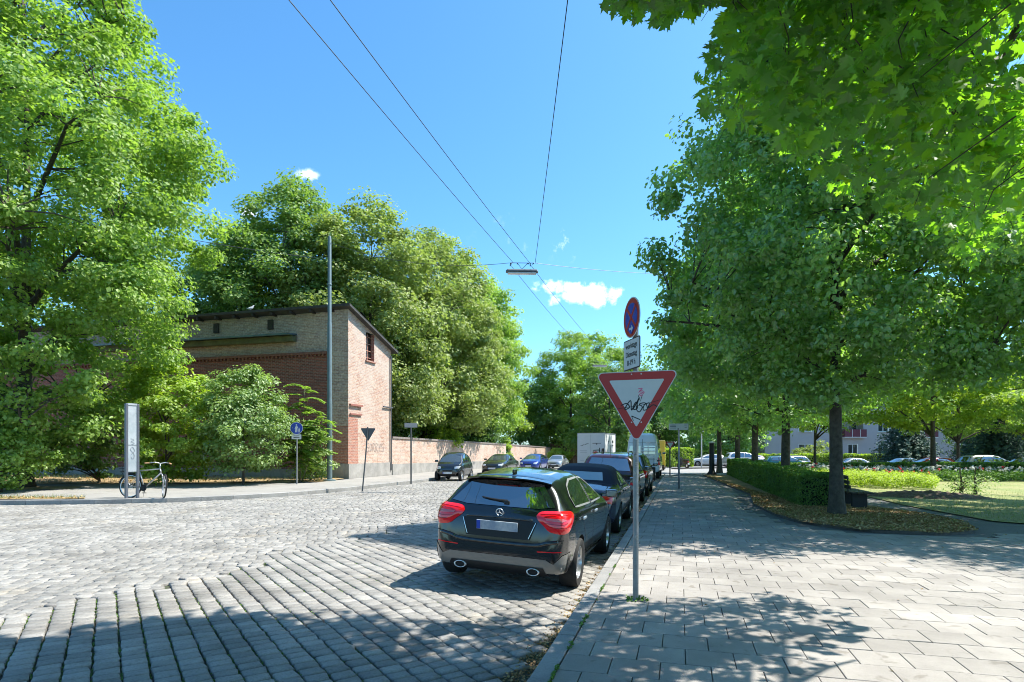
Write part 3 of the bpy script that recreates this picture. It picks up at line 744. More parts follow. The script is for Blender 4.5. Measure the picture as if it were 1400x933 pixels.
# setts: real stones in diagonal courses, bonded field to the side
RP = [UV(VK-.04,0), UV(VK-.04,44), UV(-13.1,44)] + LK[::-1][3:] + [(-60,0)]
RPn = [tuple(p) for p in RP]
def setts():
    V, loops, lt, rn = [], [], [], []; k = 0
    rg = np.random.default_rng(4)
    bound = lambda x, y: x < -5+(y-5.9)*.37+.25*np.sin(y*1.7)
    for zone, (ang, cw, cl) in enumerate([(math.radians(33.9), .186, .138), (math.radians(9), .155, .19)]):
        a = np.array([-math.sin(ang), math.cos(ang)]) if zone == 0 else np.array([math.cos(ang), math.sin(ang)])
        b = np.array([a[1], -a[0]])
        for i in range(-330, 330):
            off = rg.random()*cl*(.5 if zone == 0 else 1)+(cl*.5 if i % 2 and zone else 0)
            t = -50.0+off; B = b*i*cw
            while t < 60:
                L = cl*(.86+.28*rg.random())
                c = B+a*(t+L/2); t += L
                x, y = c
                if y < 2.6 or y > 44 or abs(x) > y*.9+1.5: continue
                if bool(bound(x+.18*math.sin(x*9+y*5)+.12*math.sin(y*17), y)) != bool(zone): continue
                hl, hw = L/2-(.0072 if zone == 0 else .0085), cw/2-(.0088 if zone == 0 else .0065)
                w1, w2 = rg.normal(size=2)*.004
                cs = [c+a*(-hl)+b*(-hw+w1), c+a*hl+b*(-hw-w1), c+a*hl+b*(hw+w2), c+a*(-hl)+b*(hw-w2)]
                cs = [q+rg.normal(size=2)*.0028 for q in cs]
                if not (inside(RPn, [q[0] for q in cs], [q[1] for q in cs]).all()): continue
                if y > 3.4 and float(x*CU-y*SU) > VK-.10-.12*max(0, (9-y)/5)-.05*rg.random(): continue   # dirty gutter strip
                z = float(ZR(x, y))+rg.normal()*.0025; r = rg.random()
                tx, ty = rg.normal()*.010, rg.normal()*.010
                for f, dz in ((1, -.06), (1, -.012), (.90, -.0015), (.5, .001)):
                    for q in cs:
                        q = c+(q-c)*f; V.append((q[0], q[1], z+dz+((q[0]-x)*tx+(q[1]-y)*ty)*(dz > -.04)))
                for l in range(3):
                    for m in range(4):
                        n = (m+1) % 4; o = k+4*l
                        loops += [o+m, o+n, o+4+n, o+4+m]; lt.append(4)
                loops += [k+12, k+13, k+14, k+15]; lt.append(4); rn += [r]*13; k += 16
    # winding fix
    o = raw_mesh('road_paving', V, loops, lt, COB, rnd=rn, smooth=True)
    if sum(o.data.polygons[i].normal.z for i in range(12,1300,13)) < 0: o.data.flip_normals()
    tag(o, kind='structure')
setts()
def kerb(pts, w, top, name, seed, side=1):
    b = MB(); rg = random.Random(seed); P = [np.array(p, float) for p in pts]
    # resample at 1 m
    out = [P[0]]; acc = 0
    for a, c in zip(P[:-1], P[1:]):
        L = np.linalg.norm(c-a); t = 0
        while acc+(L-t) >= 1.0:
            t += 1.0-acc; out.append(a+(c-a)*t/L); acc = 0
        acc += L-t
    vs, fs, rn = [], [], []
    for a, c in zip(out[:-1], out[1:]):
        d = (c-a)/np.linalg.norm(c-a); n = np.array([-d[1], d[0]])*side; a2, c2 = a+d*.004, c-d*.004
        zt = [float(ZT(*a)), float(ZT(*c))]; e = rg.uniform(-.003, .003)
        k = len(vs)
        for q, z in ((a2, zt[0]), (c2, zt[1])):
            for o_, h in ((0, -.3), (0, top-.015), (.015, top), (w-.006, top), (w, -.3)):
                p = q+n*o_; vs.append((p[0], p[1], z+h+e))
        for j in range(4): fs.append((k+j, k+j+1, k+6+j, k+5+j))
        fs += [(k, k+1, k+2, k+3, k+4)[::-1], (k+5, k+6, k+7, k+8, k+9)]; rn += [rg.random()]*6
    loops = [i for f in fs for i in f]
    o = raw_mesh(name, vs, loops, [len(f) for f in fs], KERB, rnd=rn)
    bm = bmesh.new(); bm.from_mesh(o.data); bmesh.ops.recalc_face_normals(bm, faces=bm.faces[:]); bm.to_mesh(o.data); bm.free()
    return tag(o, kind='structure')
kerb([UV(VK,-6), UV(VK,36.8), (10.6,38.9), (20,45), (60,45)], .155, .004, 'kerb', 1, -1)
kerb(LK, .16, .012, 'kerb', 2, 1)
# bed edging
KERB2 = KERB; KERB = mat('dark edging stone', (.07,.06,.05), .9, col2=(.13,.11,.09), scale=6, attr=.2); kerb(BED[:10], .05, .035, 'bed_edging', 3, 1); KERB = KERB2
# pavement of the other side
fa = lambda v: UV(v, 29.2)
SWL = [(p[0]-.1, p[1]+.1) for p in LK[:9]] + [UV(-13.3,30.5), UV(-13.3,170), UV(-17.3,170), UV(-17.3,29.0), (-9.6,29.2), (-14,28.2), (-22,27.4), (-34,27.5), (-60,27.5)]
sheet('pavement', SWL, lambda x, y: ZT(x, y)+0.0, 1.2, ASPL)
VG = [(-60,27.4), (-34,27.4), (-22,27.3), (-14,28.1), (-9.4,29.1), (-9.05,32.6), UV(-40,29.1), UV(-60,29.1)]
sheet('verge', VG, lambda x, y: ZT(x, y)+.03+.03*np.sin(x*2.1)*np.sin(y*1.7), .5, LITT)
V2 = [(-60,17.0), (-30,17.9), (-15.8,18.95), (-13.6,19.2), (-14,19.8), (-16.5,19.9), (-30,19.0), (-60,18.2)]
sheet('verge', V2, lambda x, y: ZT(x, y)+.02, .5, LITT)
V3 = [(-40,23.5), (-19.5,23.2), (-17.6,24.2), (-18.2,25.6), (-40,26)]
sheet('verge', V3, lambda x, y: ZT(x, y)+.02, .5, LITT)
def far_side():
    P = [UV(-.86,60.3), (30,66.2), (75,80.5), (75,140), UV(-.86,175)]
    sheet('pavement', P, lambda x, y: ZT(x, y)+.0, 3, ASPH)
far_side()

# leaf litter, moss, grass
LF_BR = leafmat('fallen leaf', (.20,.10,.03), (.55,.38,.17), (.3,.2,.05), .1, .04)
LF_GR = leafmat('grass blade', (.07,.12,.02), (.20,.25,.06), (.25,.35,.05), .35, .05)
def scatter(name, poly, n, zf, size, m, shape, seed, up=.25, hgt=.01, dens=None, up_n=True):
    rg = np.random.default_rng(seed); A = np.array(poly); lo, hi = A.min(0), A.max(0); P = np.zeros((0, 2))
    while len(P) < n:
        q = lo+(hi-lo)*rg.random((n*3, 2)); q = q[inside(poly, q[:,0], q[:,1])]
        if dens is not None: q = q[rg.random(len(q)) < dens(q[:,0], q[:,1])]
        P = np.vstack([P, q])
        if len(q) == 0: break
    P = P[:n]; z = zf(P[:,0], P[:,1])+hgt*rg.random(len(P))
    C = np.stack([P[:,0], P[:,1], z], 1)
    if up_n: N = rg.normal(size=(len(P), 3))*up+np.array([0, 0, 1.0]); dr = 0
    else: N = rg.normal(size=(len(P), 3)); N[:,2] *= .25; dr = -3.5
    o = leaves(name, C, N, size, m, shape, seed, None, None, droop=dr)
    return tag(o, kind='stuff')
tag(scatter('fallen_leaves', BED[:10]+[(9,18),(8.8,21)], 19000, lambda x, y: ZT(x, y)+.032, .058, LF_BR, 'quad', 11, .45, .03), kind='stuff')
scatter('fallen_leaves', VG, 3500, lambda x, y: ZT(x, y)+.07, .10, LF_BR, 'quad', 12, .5, .03)
scatter('fallen_leaves', V2, 1600, lambda x, y: ZT(x, y)+.03, .09, LF_BR, 'quad', 13, .5, .03)
gut = [UV(VK-.02,3), UV(VK-.02,24), UV(VK-.14,24), UV(VK-.2,8), UV(VK-.42,3)]
scatter('fallen_leaves', gut, 3800, lambda x, y: ZR(x, y)-.025, .026, LF_BR, 'quad', 14, .6, .03, dens=lambda x, y: np.clip(1.3-y/14, .15, 1))
scatter('fallen_leaves', SLABP, 260, lambda x, y: ZT(x, y)+.004, .035, LF_BR, 'quad', 15, .3, .004, dens=lambda x, y: np.clip((y-4)/10, 0.05, 1))
scatter('grass', BED[:10]+[(9,18),(8.8,21)], 1600, lambda x, y: ZT(x, y)+.03, .09, LF_GR, 'blade', 16, dens=lambda x, y: snoise(np.stack([x, y, x*0], 1), 3, 1.5) > .0, up_n=False)
scatter('grass', VG, 9000, lambda x, y: ZT(x, y)+.05, .16, LF_GR, 'blade', 17, up_n=False)
scatter('grass', V2, 3500, lambda x, y: ZT(x, y)+.02, .11, LF_GR, 'blade', 18, up_n=False, dens=lambda x, y: (y > 18.9+.15*np.sin(x*2))*1.0+.15)
scatter('grass', park, 26000, lambda x, y: ZT(x, y), .10, LF_GR, 'blade', 19, up_n=False, dens=lambda x, y: np.clip((26-y)/12, .03, 1))
# moss and weeds in the joints close to the camera
MOSS = leafmat('moss', (.05,.12,.015), (.14,.26,.03), (.15,.3,.03), .2, .03)
def joint_weeds():
    rg = np.random.default_rng(21); ang = math.radians(33.9)
    a = np.array([-math.sin(ang), math.cos(ang)]); b = np.array([a[1], -a[0]]); P = []
    for i in range(-70, 30):
        t = 2.5+14*rg.random(700)
        q = b*(i-.5)*.186+a[None,:]*t[:,None]+rg.normal(size=(700, 2))*.006
        P.append(q)
    P = np.vstack(P); x, y = P[:,0], P[:,1]
    k = (y > 3.2) & (y < 13) & (x > -5+(y-5.9)*.37) & (x < y*.30-1.6-.6*rg.random(len(x))) & (x > -y*.88)
    k &= (snoise(np.stack([x, y, x*0], 1), 5, 1.4) > -.3+.9*np.clip((x+1.6)/3, 0, 1.5)+.05*(y-4)); P = P[k]; x, y = P[:,0], P[:,1]
    C = np.stack([x, y, ZR(x, y)-.026+.016*rg.random(len(x))], 1); N = rg.normal(size=(len(x), 3))*.5+np.array([0, 0, 1])
    tag(leaves('moss', C, N, .019, MOSS, 'quad', 22, droop=0), kind='stuff')
    # kerb joint weeds
    t = rg.random(900)**1.6*5+3.2; q = np.array([UV(VK+.16+rg.normal()*.008, u) for u in t])
    kk = snoise(np.stack([q[:,0], q[:,1]*2, q[:,0]*0], 1), 8, 3) > .1; q = q[kk]
    C = np.stack([q[:,0], q[:,1], .004+.02*rg.random(len(q))], 1); N = rg.normal(size=(len(q), 3))*.6+np.array([0, 0, 1])
    tag(leaves('moss', C, N, .026, MOSS, 'quad', 23, droop=0), kind='stuff')
joint_weeds()

# ------------------------------------------------------------------ signs and posts
GALV = mat('galvanised steel', (.27,.275,.28), .45, .6, var=.15, scale=12)
GALVD = mat('grey sign back', (.10,.105,.11), .5, .3)
SRED = mat('sign red', (.45,.018,.012), .4); SWHT = mat('sign white', (.60,.60,.60), .4, var=.04, scale=8); SBLU = mat('sign blue', (.012,.045,.36), .4)
BLKP = mat('black paint', (.008,.008,.008), .5); PINK = mat('pink paint', (.75,.12,.25), .5)
def plateM(c, n):
    z = Vector(n).normalized(); y = Vector((0,0,1)); x = y.cross(z).normalized(); y = z.cross(x)
    return Matrix(((x.x,y.x,z.x,c[0]),(x.y,y.y,z.y,c[1]),(x.z,y.z,z.z,c[2]),(0,0,0,1)))
def off(M, d): return M @ Matrix.Translation((0, 0, d))
def rtri(side, r, k=5):
    """triangle pointing down, rounded; centred on its centroid"""
    h = side*math.sqrt(3)/2; C = [(-side/2, h/3), (0, -2*h/3), (side/2, h/3)]; out = []
    for i, c in enumerate(C):
        d = math.hypot(*c); cc = (c[0]*(d-2*r)/d, c[1]*(d-2*r)/d); a0 = math.atan2(c[1], c[0])
        for q in range(k): a = a0-PI/3+2*PI/3*q/(k-1); out.append((cc[0]+r*math.cos(a), cc[1]+r*math.sin(a)))
    return out
def disc(r, n=40, cx=0, cy=0): return [(cx+r*math.cos(2*PI*i/n), cy+r*math.sin(2*PI*i/n)) for i in range(n)]
def rrect(w, h, r, k=4):
    out = []
    for cx, cy, a0 in ((w/2-r, h/2-r, 0), (-w/2+r, h/2-r, PI/2), (-w/2+r, -h/2+r, PI), (w/2-r, -h/2+r, 1.5*PI)):
        out += [(cx+r*math.cos(a0+PI/2*q/(k-1)), cy+r*math.sin(a0+PI/2*q/(k-1))) for q in range(k)]
    return out
def text(s, size, M, m, parent, name='lettering', ext=.001):
    cu = bpy.data.curves.new('t', 'FONT'); cu.body = s; cu.size = size; cu.align_x = 'CENTER'; cu.align_y = 'CENTER'; cu.extrude = ext; cu.space_line = .95
    o = bpy.data.objects.new('t', cu); COL.objects.link(o)
    dg = bpy.context.evaluated_depsgraph_get(); dg.update()
    me = bpy.data.meshes.new_from_object(o.evaluated_get(dg)); bpy.data.objects.remove(o)
    me.transform(M); me.materials.clear(); me.materials.append(m)
    for p in me.polygons: p.material_index = 0
    return link(name, me, parent)
def pole(root, h, r, m=GALV, name='pole', top=True):
    b = MB(); b.lathe([(r, -.1), (r, h-.01), (r*.6, h), (.001, h)], n=16); return b.build(name, m, root, auto=40)
def yield_plate(root, side, M, label=None):
    b = MB(); mats = [SWHT, SRED, GALVD]
    b.m = 2; b.prism(rtri(side*.995, side*.05), .004, off(M, -.005))
    b.m = 0; b.prism(rtri(side, side*.05), .003, M)
    b.m = 1; b.prism(rtri(side*.965, side*.045), .002, off(M, .0032))
    b.m = 0; b.prism(rtri(side*.655, side*.012), .002, off(M, .0055))
    for x, y in ((-.05, .225), (.05, .225), (-.05, -.28), (.05, -.28)): b.prism(disc(.007, 8, x*side/.88, y*side/.88), .006, off(M, .0055))
    return b.build('yield_plate', mats, root)
# --- main sign
px, py = 1.285, 6.27
root = empty('sign_post', (px, py, 0), 0, 'tall steel post with tagged red triangular yield sign in front of the black hatchback', 'road sign')
pole(root, 3.12, .030)
for z_ in (1.9,2.3):
    b = MB(); b.lathe([(.034,z_),(.034,z_+.03)], n=16); b.build('clamp', GALVD, root)
s19, c19 = math.sin(math.radians(19)), math.cos(math.radians(19))
M = plateM((.015-.05*s19, -.05*c19, 2.115), (-s19, -c19, 0))
yp = yield_plate(root, .865, M)
# graffiti scribble
b = MB()
def sc_(pts, w): b.ribbon(pts, w, off(M, .0085))
def smooth2(P, n=6):
    out = []
    for i in range(len(P)-1):
        p0 = P[max(i-1, 0)]; p1 = P[i]; p2 = P[i+1]; p3 = P[min(i+2, len(P)-1)]
        for q in range(n):
            t = q/n; f = lambda a, b_, c, d: .5*((2*b_)+(-a+c)*t+(2*a-5*b_+4*c-d)*t*t+(-a+3*b_-3*c+d)*t**3)
            out.append((f(p0[0], p1[0], p2[0], p3[0]), f(p0[1], p1[1], p2[1], p3[1])))
    return out+[P[-1]]
sc_(smooth2([(-.16,-.10),(-.10,-.08),(-.07,-.12),(-.12,-.14),(-.06,-.05),(-.05,-.15),(-.02,-.09),(.00,-.07),(.01,-.13),(-.03,-.14),(.0,-.08),(.03,-.02)]), .011)
sc_(smooth2([(.03,-.02),(.0,-.13),(.03,-.17),(.06,-.12),(.03,-.09),(.09,-.08),(.11,-.14),(.07,-.15),(.08,-.10),(.13,-.08),(.12,-.13),(.17,-.10),(.21,-.12)]), .010)
sc_([(.02,.0),(.04,-.06),(.06,.0)], .008); sc_(smooth2([(-.24,-.14),(-.1,-.12),(.05,-.10),(.24,-.05)]), .005)
sc_([(.04,-.25),(-.05,-.21)], .010); sc_([(-.05,-.21),(-.03,-.26)], .006)
b.build('graffiti', BLKP, yp)
b = MB(); b.ribbon(smooth2([(.02,.07),(.06,.07),(.03,.04),(.07,.03),(.03,.01),(.06,-.01)]), .008, off(M, .0085)); b.ribbon(smooth2([(.02,.03),(.05,.05),(.08,.03),(.05,.0)]), .006, off(M, .0085)); b.build('graffiti', PINK, yp)
a68 = math.radians(78); n68 = (-math.sin(a68), -math.cos(a68), 0)
M = plateM((-.045, -.02, 2.925), n68)
b = MB(); b.m = 3; b.prism(disc(.209), .003, off(M, -.004)); b.m = 0; b.prism(disc(.21), .002, M); b.m = 1; b.prism(disc(.198), .002, off(M, .0022)); b.m = 2; b.prism(disc(.150), .002, off(M, .0044))
b.m = 1
for sg in (-1, 1): b.ribbon([(-.108*sg, -.108), (.108*sg, .108)] if sg > 0 else [(.108, -.108), (-.108, .108)], .034, off(M, .0074 + .0006*sg))
b.m = 2; b.prism(disc(.055, 24, 0, -.115), .0005, off(M, .0090)); b.m = 0
b.ribbon([(-.045,-.115),(.02,-.115)], .022, off(M, .0100)); b.prism([(.015,-.08),(.055,-.115),(.015,-.15)], .0004, off(M, .0099))
b.build('no_stopping_plate', [SWHT, SRED, SBLU, GALVD], root)
M = plateM((-.045, -.02, 2.548), n68)
b = MB(); b.m = 2; b.prism(rrect(.42, .318, .02), .003, off(M, -.004)); b.m = 1; b.prism(rrect(.42, .318, .02), .002, M); b.m = 0; b.prism(rrect(.396, .294, .014), .002, off(M, .0022))
hp = b.build('hours_plate', [SWHT, BLKP, GALVD], root)
text('werktags', .082, off(M @ Matrix.Translation((0, .088, 0)), .006), BLKP, hp)
text('Dienstag', .082, off(M @ Matrix.Translation((0, .0, 0)), .006), BLKP, hp)
text('8-19 h', .082, off(M @ Matrix.Translation((0, -.088, 0)), .006), BLKP, hp)
# stickers on the pole
for z, a, w, h in ((1.48,-1.9,.04,.06),(1.38,-1.3,.05,.05),(1.30,-2.1,.035,.03),(.62,-1.5,.04,.05),(1.10,-1.0,.03,.03)):
    b = MB(); pts = [(math.cos(a+t)*.0312, math.sin(a+t)*.0312) for t in (-w*12, -w*4, w*4, w*12)]
    b.add([(p[0], p[1], z+e) for p in pts for e in (0, h)], [(2*i, 2*i+2, 2*i+3, 2*i+1) for i in range(3)])
    b.build('sticker', mat('sticker', (.55,.52,.48), .5, col2=(.12,.08,.06), scale=35), root)
W = scatter('weeds', [(px-.13,py-.10),(px+.11,py-.12),(px+.13,py+.06),(px-.10,py+.08)], 60, lambda x, y: ZT(x, y)+.003, .035, MOSS, 'quad', 33, .8, .025)

# --- yield sign seen from behind, across the street
X, Y = -5.93, 24.4
root = empty('sign_post', (X, Y, 0), 0, 'dark back of a triangular sign on a thin leaning post at the far kerb corner', 'road sign')
b = MB(); b.tube([(-.12,0,-.1),(0.02,0,1.4),(.10,0,2.5)], .028, 10); b.build('pole', GALVD, root, auto=40)
M = plateM((.10, .05, 2.27), (-.1, 1, 0)); b = MB(); b.prism(rtri(.62, .03), .004, M); b.build('yield_plate', GALVD, root)
# --- street name sign
X, Y = -4.95, 29.6
root = empty('sign_post', (X, Y, 0), 0, 'pale street name plate on a post in front of the brick boundary wall', 'road sign')
pole(root, 2.9, .04, GALVD)
M = plateM((0, -.05, 2.78), (.1, -1, 0)); b = MB(); b.prism(rrect(.62, .22, .01), .02, M); b.build('name_plate', mat('pale plate', (.42,.38,.36), .5), root)
# --- pedestrian path sign
X, Y = -9.84, 27.6
root = empty('sign_post', (X, Y, 0), 0, 'round blue footpath sign with white figures on a post beside the tall leafy shoot', 'road sign')
pole(root, 2.85, .035, GALV)
M = plateM((0, -.05, 2.56), (.2, -1, 0)); b = MB(); b.m = 0; b.prism(disc(.28), .003, M); b.m = 1; b.prism(disc(.262), .002, off(M, .0035))
b.m = 0; M2 = off(M, .006)
b.prism([(-.07,-.19),(-.035,-.19),(-.02,-.02),(0,-.19),(.035,-.19),(.045,.02),(.07,.0),(.075,.03),(.03,.10),(-.03,.10),(-.08,-.02),(-.055,-.03),(-.04,.02)], .001, M2); b.prism(disc(.035, 14, 0, .15), .001, M2)
b.prism([(.085,-.19),(.105,-.19),(.115,-.10),(.125,-.19),(.145,-.19),(.14,-.03),(.09,-.03)], .001, M2); b.prism(disc(.022, 12, .115, .0), .001, M2)
b.build('footpath_plate', [SWHT, SBLU], root)
M = plateM((0, -.05, 2.17), (.2, -1, 0)); b = MB(); b.prism(rrect(.42, .22, .015), .004, M); pl = b.build('extra_plate', SWHT, root)
b = MB()
for k in range(2): b.ribbon([(-.13,.04-.08*k),(.13,.04-.08*k)], .03, off(M, .006))
b.build('lettering', BLKP, pl)
# --- distant board sign on the pavement
X, Y = 6.75, 24.4
root = empty('sign_post', (X, Y, float(ZT(X,Y))), 0, 'rectangular white direction board on a grey post standing on the shaded pavement', 'road sign')
pole(root, 2.62, .038, GALV)
M = plateM((-.03, -.05, 2.50), (-.05, -1, 0)); b = MB(); b.prism(rrect(.78, .26, .02), .02, M); pl = b.build('board', SWHT, root)
b = MB()
for k in range(3): b.ribbon([(-.34, .07-.06*k), (-.10, .07-.06*k)], .022, off(M, .0215))
b.ribbon([(.22,.07),(.32,.07)], .02, off(M, .0215)); b.ribbon([(.24,-.02),(.32,-.02)], .02, off(M, .0215)); b.prism(disc(.03, 12, -.02, -.09), .001, off(M, .0205)); b.build('lettering', mat('grey print', (.13,.14,.16), .6), pl)
# --- far yield sign
X, Y = 10.0, 38.2
root = empty('sign_post', (X, Y, float(ZT(X,Y))), 0, 'small distant red and white yield sign at the end of the pavement', 'road sign')
pole(root, 2.1, .04, GALVD); yield_plate(root, .62, plateM((0, -.05, 1.92), (-.1, -1, 0)))
# --- white small sign on a white post
X, Y = 19.0, 60.5
root = empty('sign_post', (X, Y, float(ZT(X,Y))), 0, 'slim white post with a small square white sign by the far clipped hedge', 'road sign')
pole(root, 4.3, .06, SWHT); M = plateM((0, -.08, 3.75), (0, -1, 0)); b = MB(); b.m = 0; b.prism(rrect(.42, .60, .03), .02, M); b.m = 1; b.prism(rrect(.2, .18, .02), .004, off(M @ Matrix.Translation((.02,.12,0)), .021)); b.build('sign_board', [SWHT, GALVD], root)
# --- dark banded pillar at the end of the hedge
X, Y = 12.55, 37.9; zt = float(ZT(X,Y))
root = empty('bollard', (X, Y, zt), 0, 'dark round pillar with a pale ring on top where the tree row ends', 'pillar')
b = MB(); b.lathe([(.30,-.1),(.30,.10),(.20,.22),(.165,.35),(.15,1.95),(.16,2.0)], n=18); b.build('pillar_shaft', mat('dark iron', (.02,.021,.02), .5, .3), root, auto=40)
b = MB(); b.lathe([(.15,2.0),(.20,2.02),(.20,2.08),(.001,2.12)], n=18); b.build('pillar_cap', SWHT, root, auto=40)

# --- tall pole by the building
X, Y = -9.25, 30.6
root = empty('lamp_mast', (X, Y, 0), 0, 'tall grey-green steel mast beside the brick building corner', 'mast')
MAST = mat('painted mast', (.13,.18,.19), .45, .2, var=.12, scale=3)
b = MB(); b.lathe([(.17,-.1),(.17,.06),(.13,.08),(.128,4.0),(.116,4.05),(.112,8.0),(.096,8.05),(.088,12.3),(.05,12.42),(.001,12.45)], n=20); b.build('mast_tube', MAST, root, auto=40)
b = MB(); b.lathe([(.30,-.05),(.30,.05),(.24,.08),(.19,.08)], n=20); b.build('mast_foot', MAST, root, auto=40); b = MB(); b.lathe([(.10,9.9),(.118,9.92),(.118,9.98),(.10,10)], n=20); b.build('mast_collar', MAST, root, auto=40)
mast_top = (X, Y, 12.1)

# --- info stele
X, Y = -12.25, 19.45
root = empty('info_column', (X, Y, 0), math.radians(58), 'slim grey information column with two legs standing behind the parked bicycle', 'info column')
STL = mat('stele frame', (.16,.17,.20), .4, .5); b = MB()
for sx in (-1, 1): b = MB(); b.box((sx*.17, 0, 1.50), (.07, .11, 3.1), bev=.012); b.build('leg', STL, root)
b = MB(); b.box((0, 0, 1.93), (.27, .07, 2.14), bev=.008); b.box((0, 0, 3.03), (.27, .10, .06)); b.build('panel', mat('stele glass', (.30,.35,.38), .15, .0, col2=(.50,.53,.55), scale=1.2, coat=.6), root)
b = MB(); b.box((0, -.037, 1.72), (.26, .006, .02)); b.ribbon(smooth2([(-.05,-.52),(.06,-.40),(.0,-.28),(-.06,-.36),(.05,-.52),(.02,-.66),(-.05,-.60)]), .016, Matrix.Translation((0,-.042,1.93)) @ Matrix.Rotation(PI/2, 4, 'X')); b.ribbon(smooth2([(-.06,.0),(.05,-.05),(-.05,-.1),(.06,-.15),(-.05,-.2)]), .012, Matrix.Translation((0,-.042,1.93)) @ Matrix.Rotation(PI/2, 4, 'X')); b.build('lettering', mat('stele print', (.20,.22,.25), .6), root)

# --- bicycle
def bicycle():
    X, Y = -11.95, 19.75
    root = empty('bicycle', (X, Y, 0), math.radians(-4), 'silver bicycle with black basket leaning behind the grey information column', 'bicycle')
    FR = mat('bike frame', (.45,.44,.42), .3, .6); RUB = TYR
    def bw(x, nm, rz):
        w = empty('wheel', (x, 0, .345), rz); w.parent = root
        b = MB(); pr = [(.335+.022*math.cos(t), .022*math.sin(t)) for t in np.linspace(0, 2*PI, 9)[:-1]]
        b.lathe(pr, (0,0,0), 'Y', 36, close=True); b.build('tyre', RUB, w, smooth=True)
        b = MB(); b.lathe([(.318,-.012),(.306,-.012),(.306,.012),(.318,.012)], (0,0,0), 'Y', 36, close=True); b.lathe([(.02,-.05),(.02,.05)], (0,0,0), 'Y', 10)
        for k in range(28):
            a = 2*PI*k/28; b.tube([(.02*math.cos(a+1), (-1)**k*.03, .02*math.sin(a+1)), (.31*math.cos(a), 0, .31*math.sin(a))], .0018, 3, cap=False)
        b.build('rim', ALU, w)
    bw(-.53, 'r', 0); bw(.53, 'f', math.radians(-48))
    b = MB(); R = .017
    bb = (-.10,0,.29); st = (-.28,0,.80); hd = (.36,0,.86); hl = (.40,0,.74)
    for a, c, r in ((bb,st,R),(bb,hl,R*1.3),(st,hd,R),(hd,hl,R*1.3),(hl,(.5,.0,.56),R)): b.tube([a, c], r, 8)
    for sy in (-.05,.05):
        b.tube([bb, (-.53,sy,.345)], .009, 6); b.tube([(-.26,0,.74), (-.53,sy,.345)], .009, 6)
        b.tube([(.47,sy,.62), (.55,sy*1.2,.345)], .012, 6)
    b.build('frame', FR, root, smooth=True)
    b = MB(); b.tube([hd, (.35,0,1.0)], .014, 8); b.tube([(.18,-.24,1.02),(.30,-.16,1.05),(.36,0,1.02),(.42,.14,1.06),(.44,.27,1.05)], .012, 8); b.build('handlebar', ALU, root, smooth=True)
    for g_ in ([(.44,.27,1.05),(.45,.38,1.03)], [(.18,-.24,1.02),(.07,-.28,1.01)]): b = MB(); b.tube(g_, .019, 8); b.build('grip', mat('cork grip', (.45,.26,.13), .7), root)
    b = MB(); b.tube([st, (-.31,0,.90)], .013, 8); b.box((-.33,0,.93), (.27,.14,.06), bev=.028); b.build('saddle', BLK, root, auto=50)
    b = MB(); b.box((-.62,0,.76), (.42,.13,.015)); b.tube([(-.8,.05,.76),(-.55,.06,.36)], .006, 5); b.tube([(-.8,-.05,.76),(-.55,-.06,.36)], .006, 5)
    for z in (.78,.86,.94):
        k = .16+.03*(z-.78)/.16; b.tube([(-.64-k,-k*.8,z),(-.64+k,-k*.8,z),(-.64+k,k*.8,z),(-.64-k,k*.8,z),(-.64-k,-k*.8,z)], .008, 5)
    for k in range(12): a = 2*PI*k/12; b.tube([(-.64+.15*math.cos(a),.12*math.sin(a),.77),(-.64+.17*math.cos(a),.14*math.sin(a),.94)], .005, 4)
    b.build('basket', BLK, root)
    b = MB(); b.lathe([(.10,-.006),(.10,.006),(.001,.006)], (-.10,-.04,.29), 'Y', 20); b.tube([(-.10,-.05,.29),(-.02,-.06,.14)], .009, 6); b.tube([(-.10,.05,.29),(-.18,.06,.44)], .009, 6); b.box((-.02,-.10,.14),(.09,.07,.02)); b.box((-.18,.10,.44),(.09,.07,.02)); b.build('crank', BLK, root)
    b = MB(); b.tube([(-.53+.37*math.cos(t), 0, .345+.37*math.sin(t)) for t in np.linspace(.5, 2.9, 12)], [.022]*12, 6); b.build('mudguard', BLK, root, smooth=True)
    b = MB(); b.tube([(-.14,.03,.30),(-.20,.14,.03)], .008, 6); b.build('kickstand', ALU, root)
    root.rotation_euler = (math.radians(-5), 0, math.radians(-4)); root.scale = (1.1, 1.1, 1.1)
bicycle()

# ------------------------------------------------------------------ building across the street
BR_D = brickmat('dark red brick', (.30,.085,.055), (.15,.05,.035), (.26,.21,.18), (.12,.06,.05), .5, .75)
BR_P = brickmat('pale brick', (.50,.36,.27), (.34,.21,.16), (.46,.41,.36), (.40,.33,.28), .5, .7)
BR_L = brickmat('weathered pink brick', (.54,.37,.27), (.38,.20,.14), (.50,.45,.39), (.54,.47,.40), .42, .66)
BR_R = brickmat('orange red brick', (.44,.19,.12), (.32,.12,.08), (.42,.34,.29), (.40,.30,.24), .5, .72)
CONC = mat('plinth render', (.24,.23,.21), .9, col2=(.37,.35,.32), scale=1.3, bump=.5, bscale=8)
ROOFM = mat('roof felt', (.05,.048,.045), .8, var=.3, scale=3); TIMB = mat('dark timber', (.04,.03,.022), .8, var=.3)
def street_xf(v, u, z=0):
    """local x = across to the right, y = along the street"""
    return Matrix.Translation((*UV(v, u), z)) @ Matrix.Rotation(math.radians(-15.6), 4, 'Z')
BV, BU = -17.4, 29.2
root = empty('brick_building', (*UV(BV, BU), 0), math.radians(-15.6), 'old brick building with a sloping flat roof at the street corner behind the mast', 'building')
H0, H1, LEN, WID = 9.30, 7.75, 5.05, 34
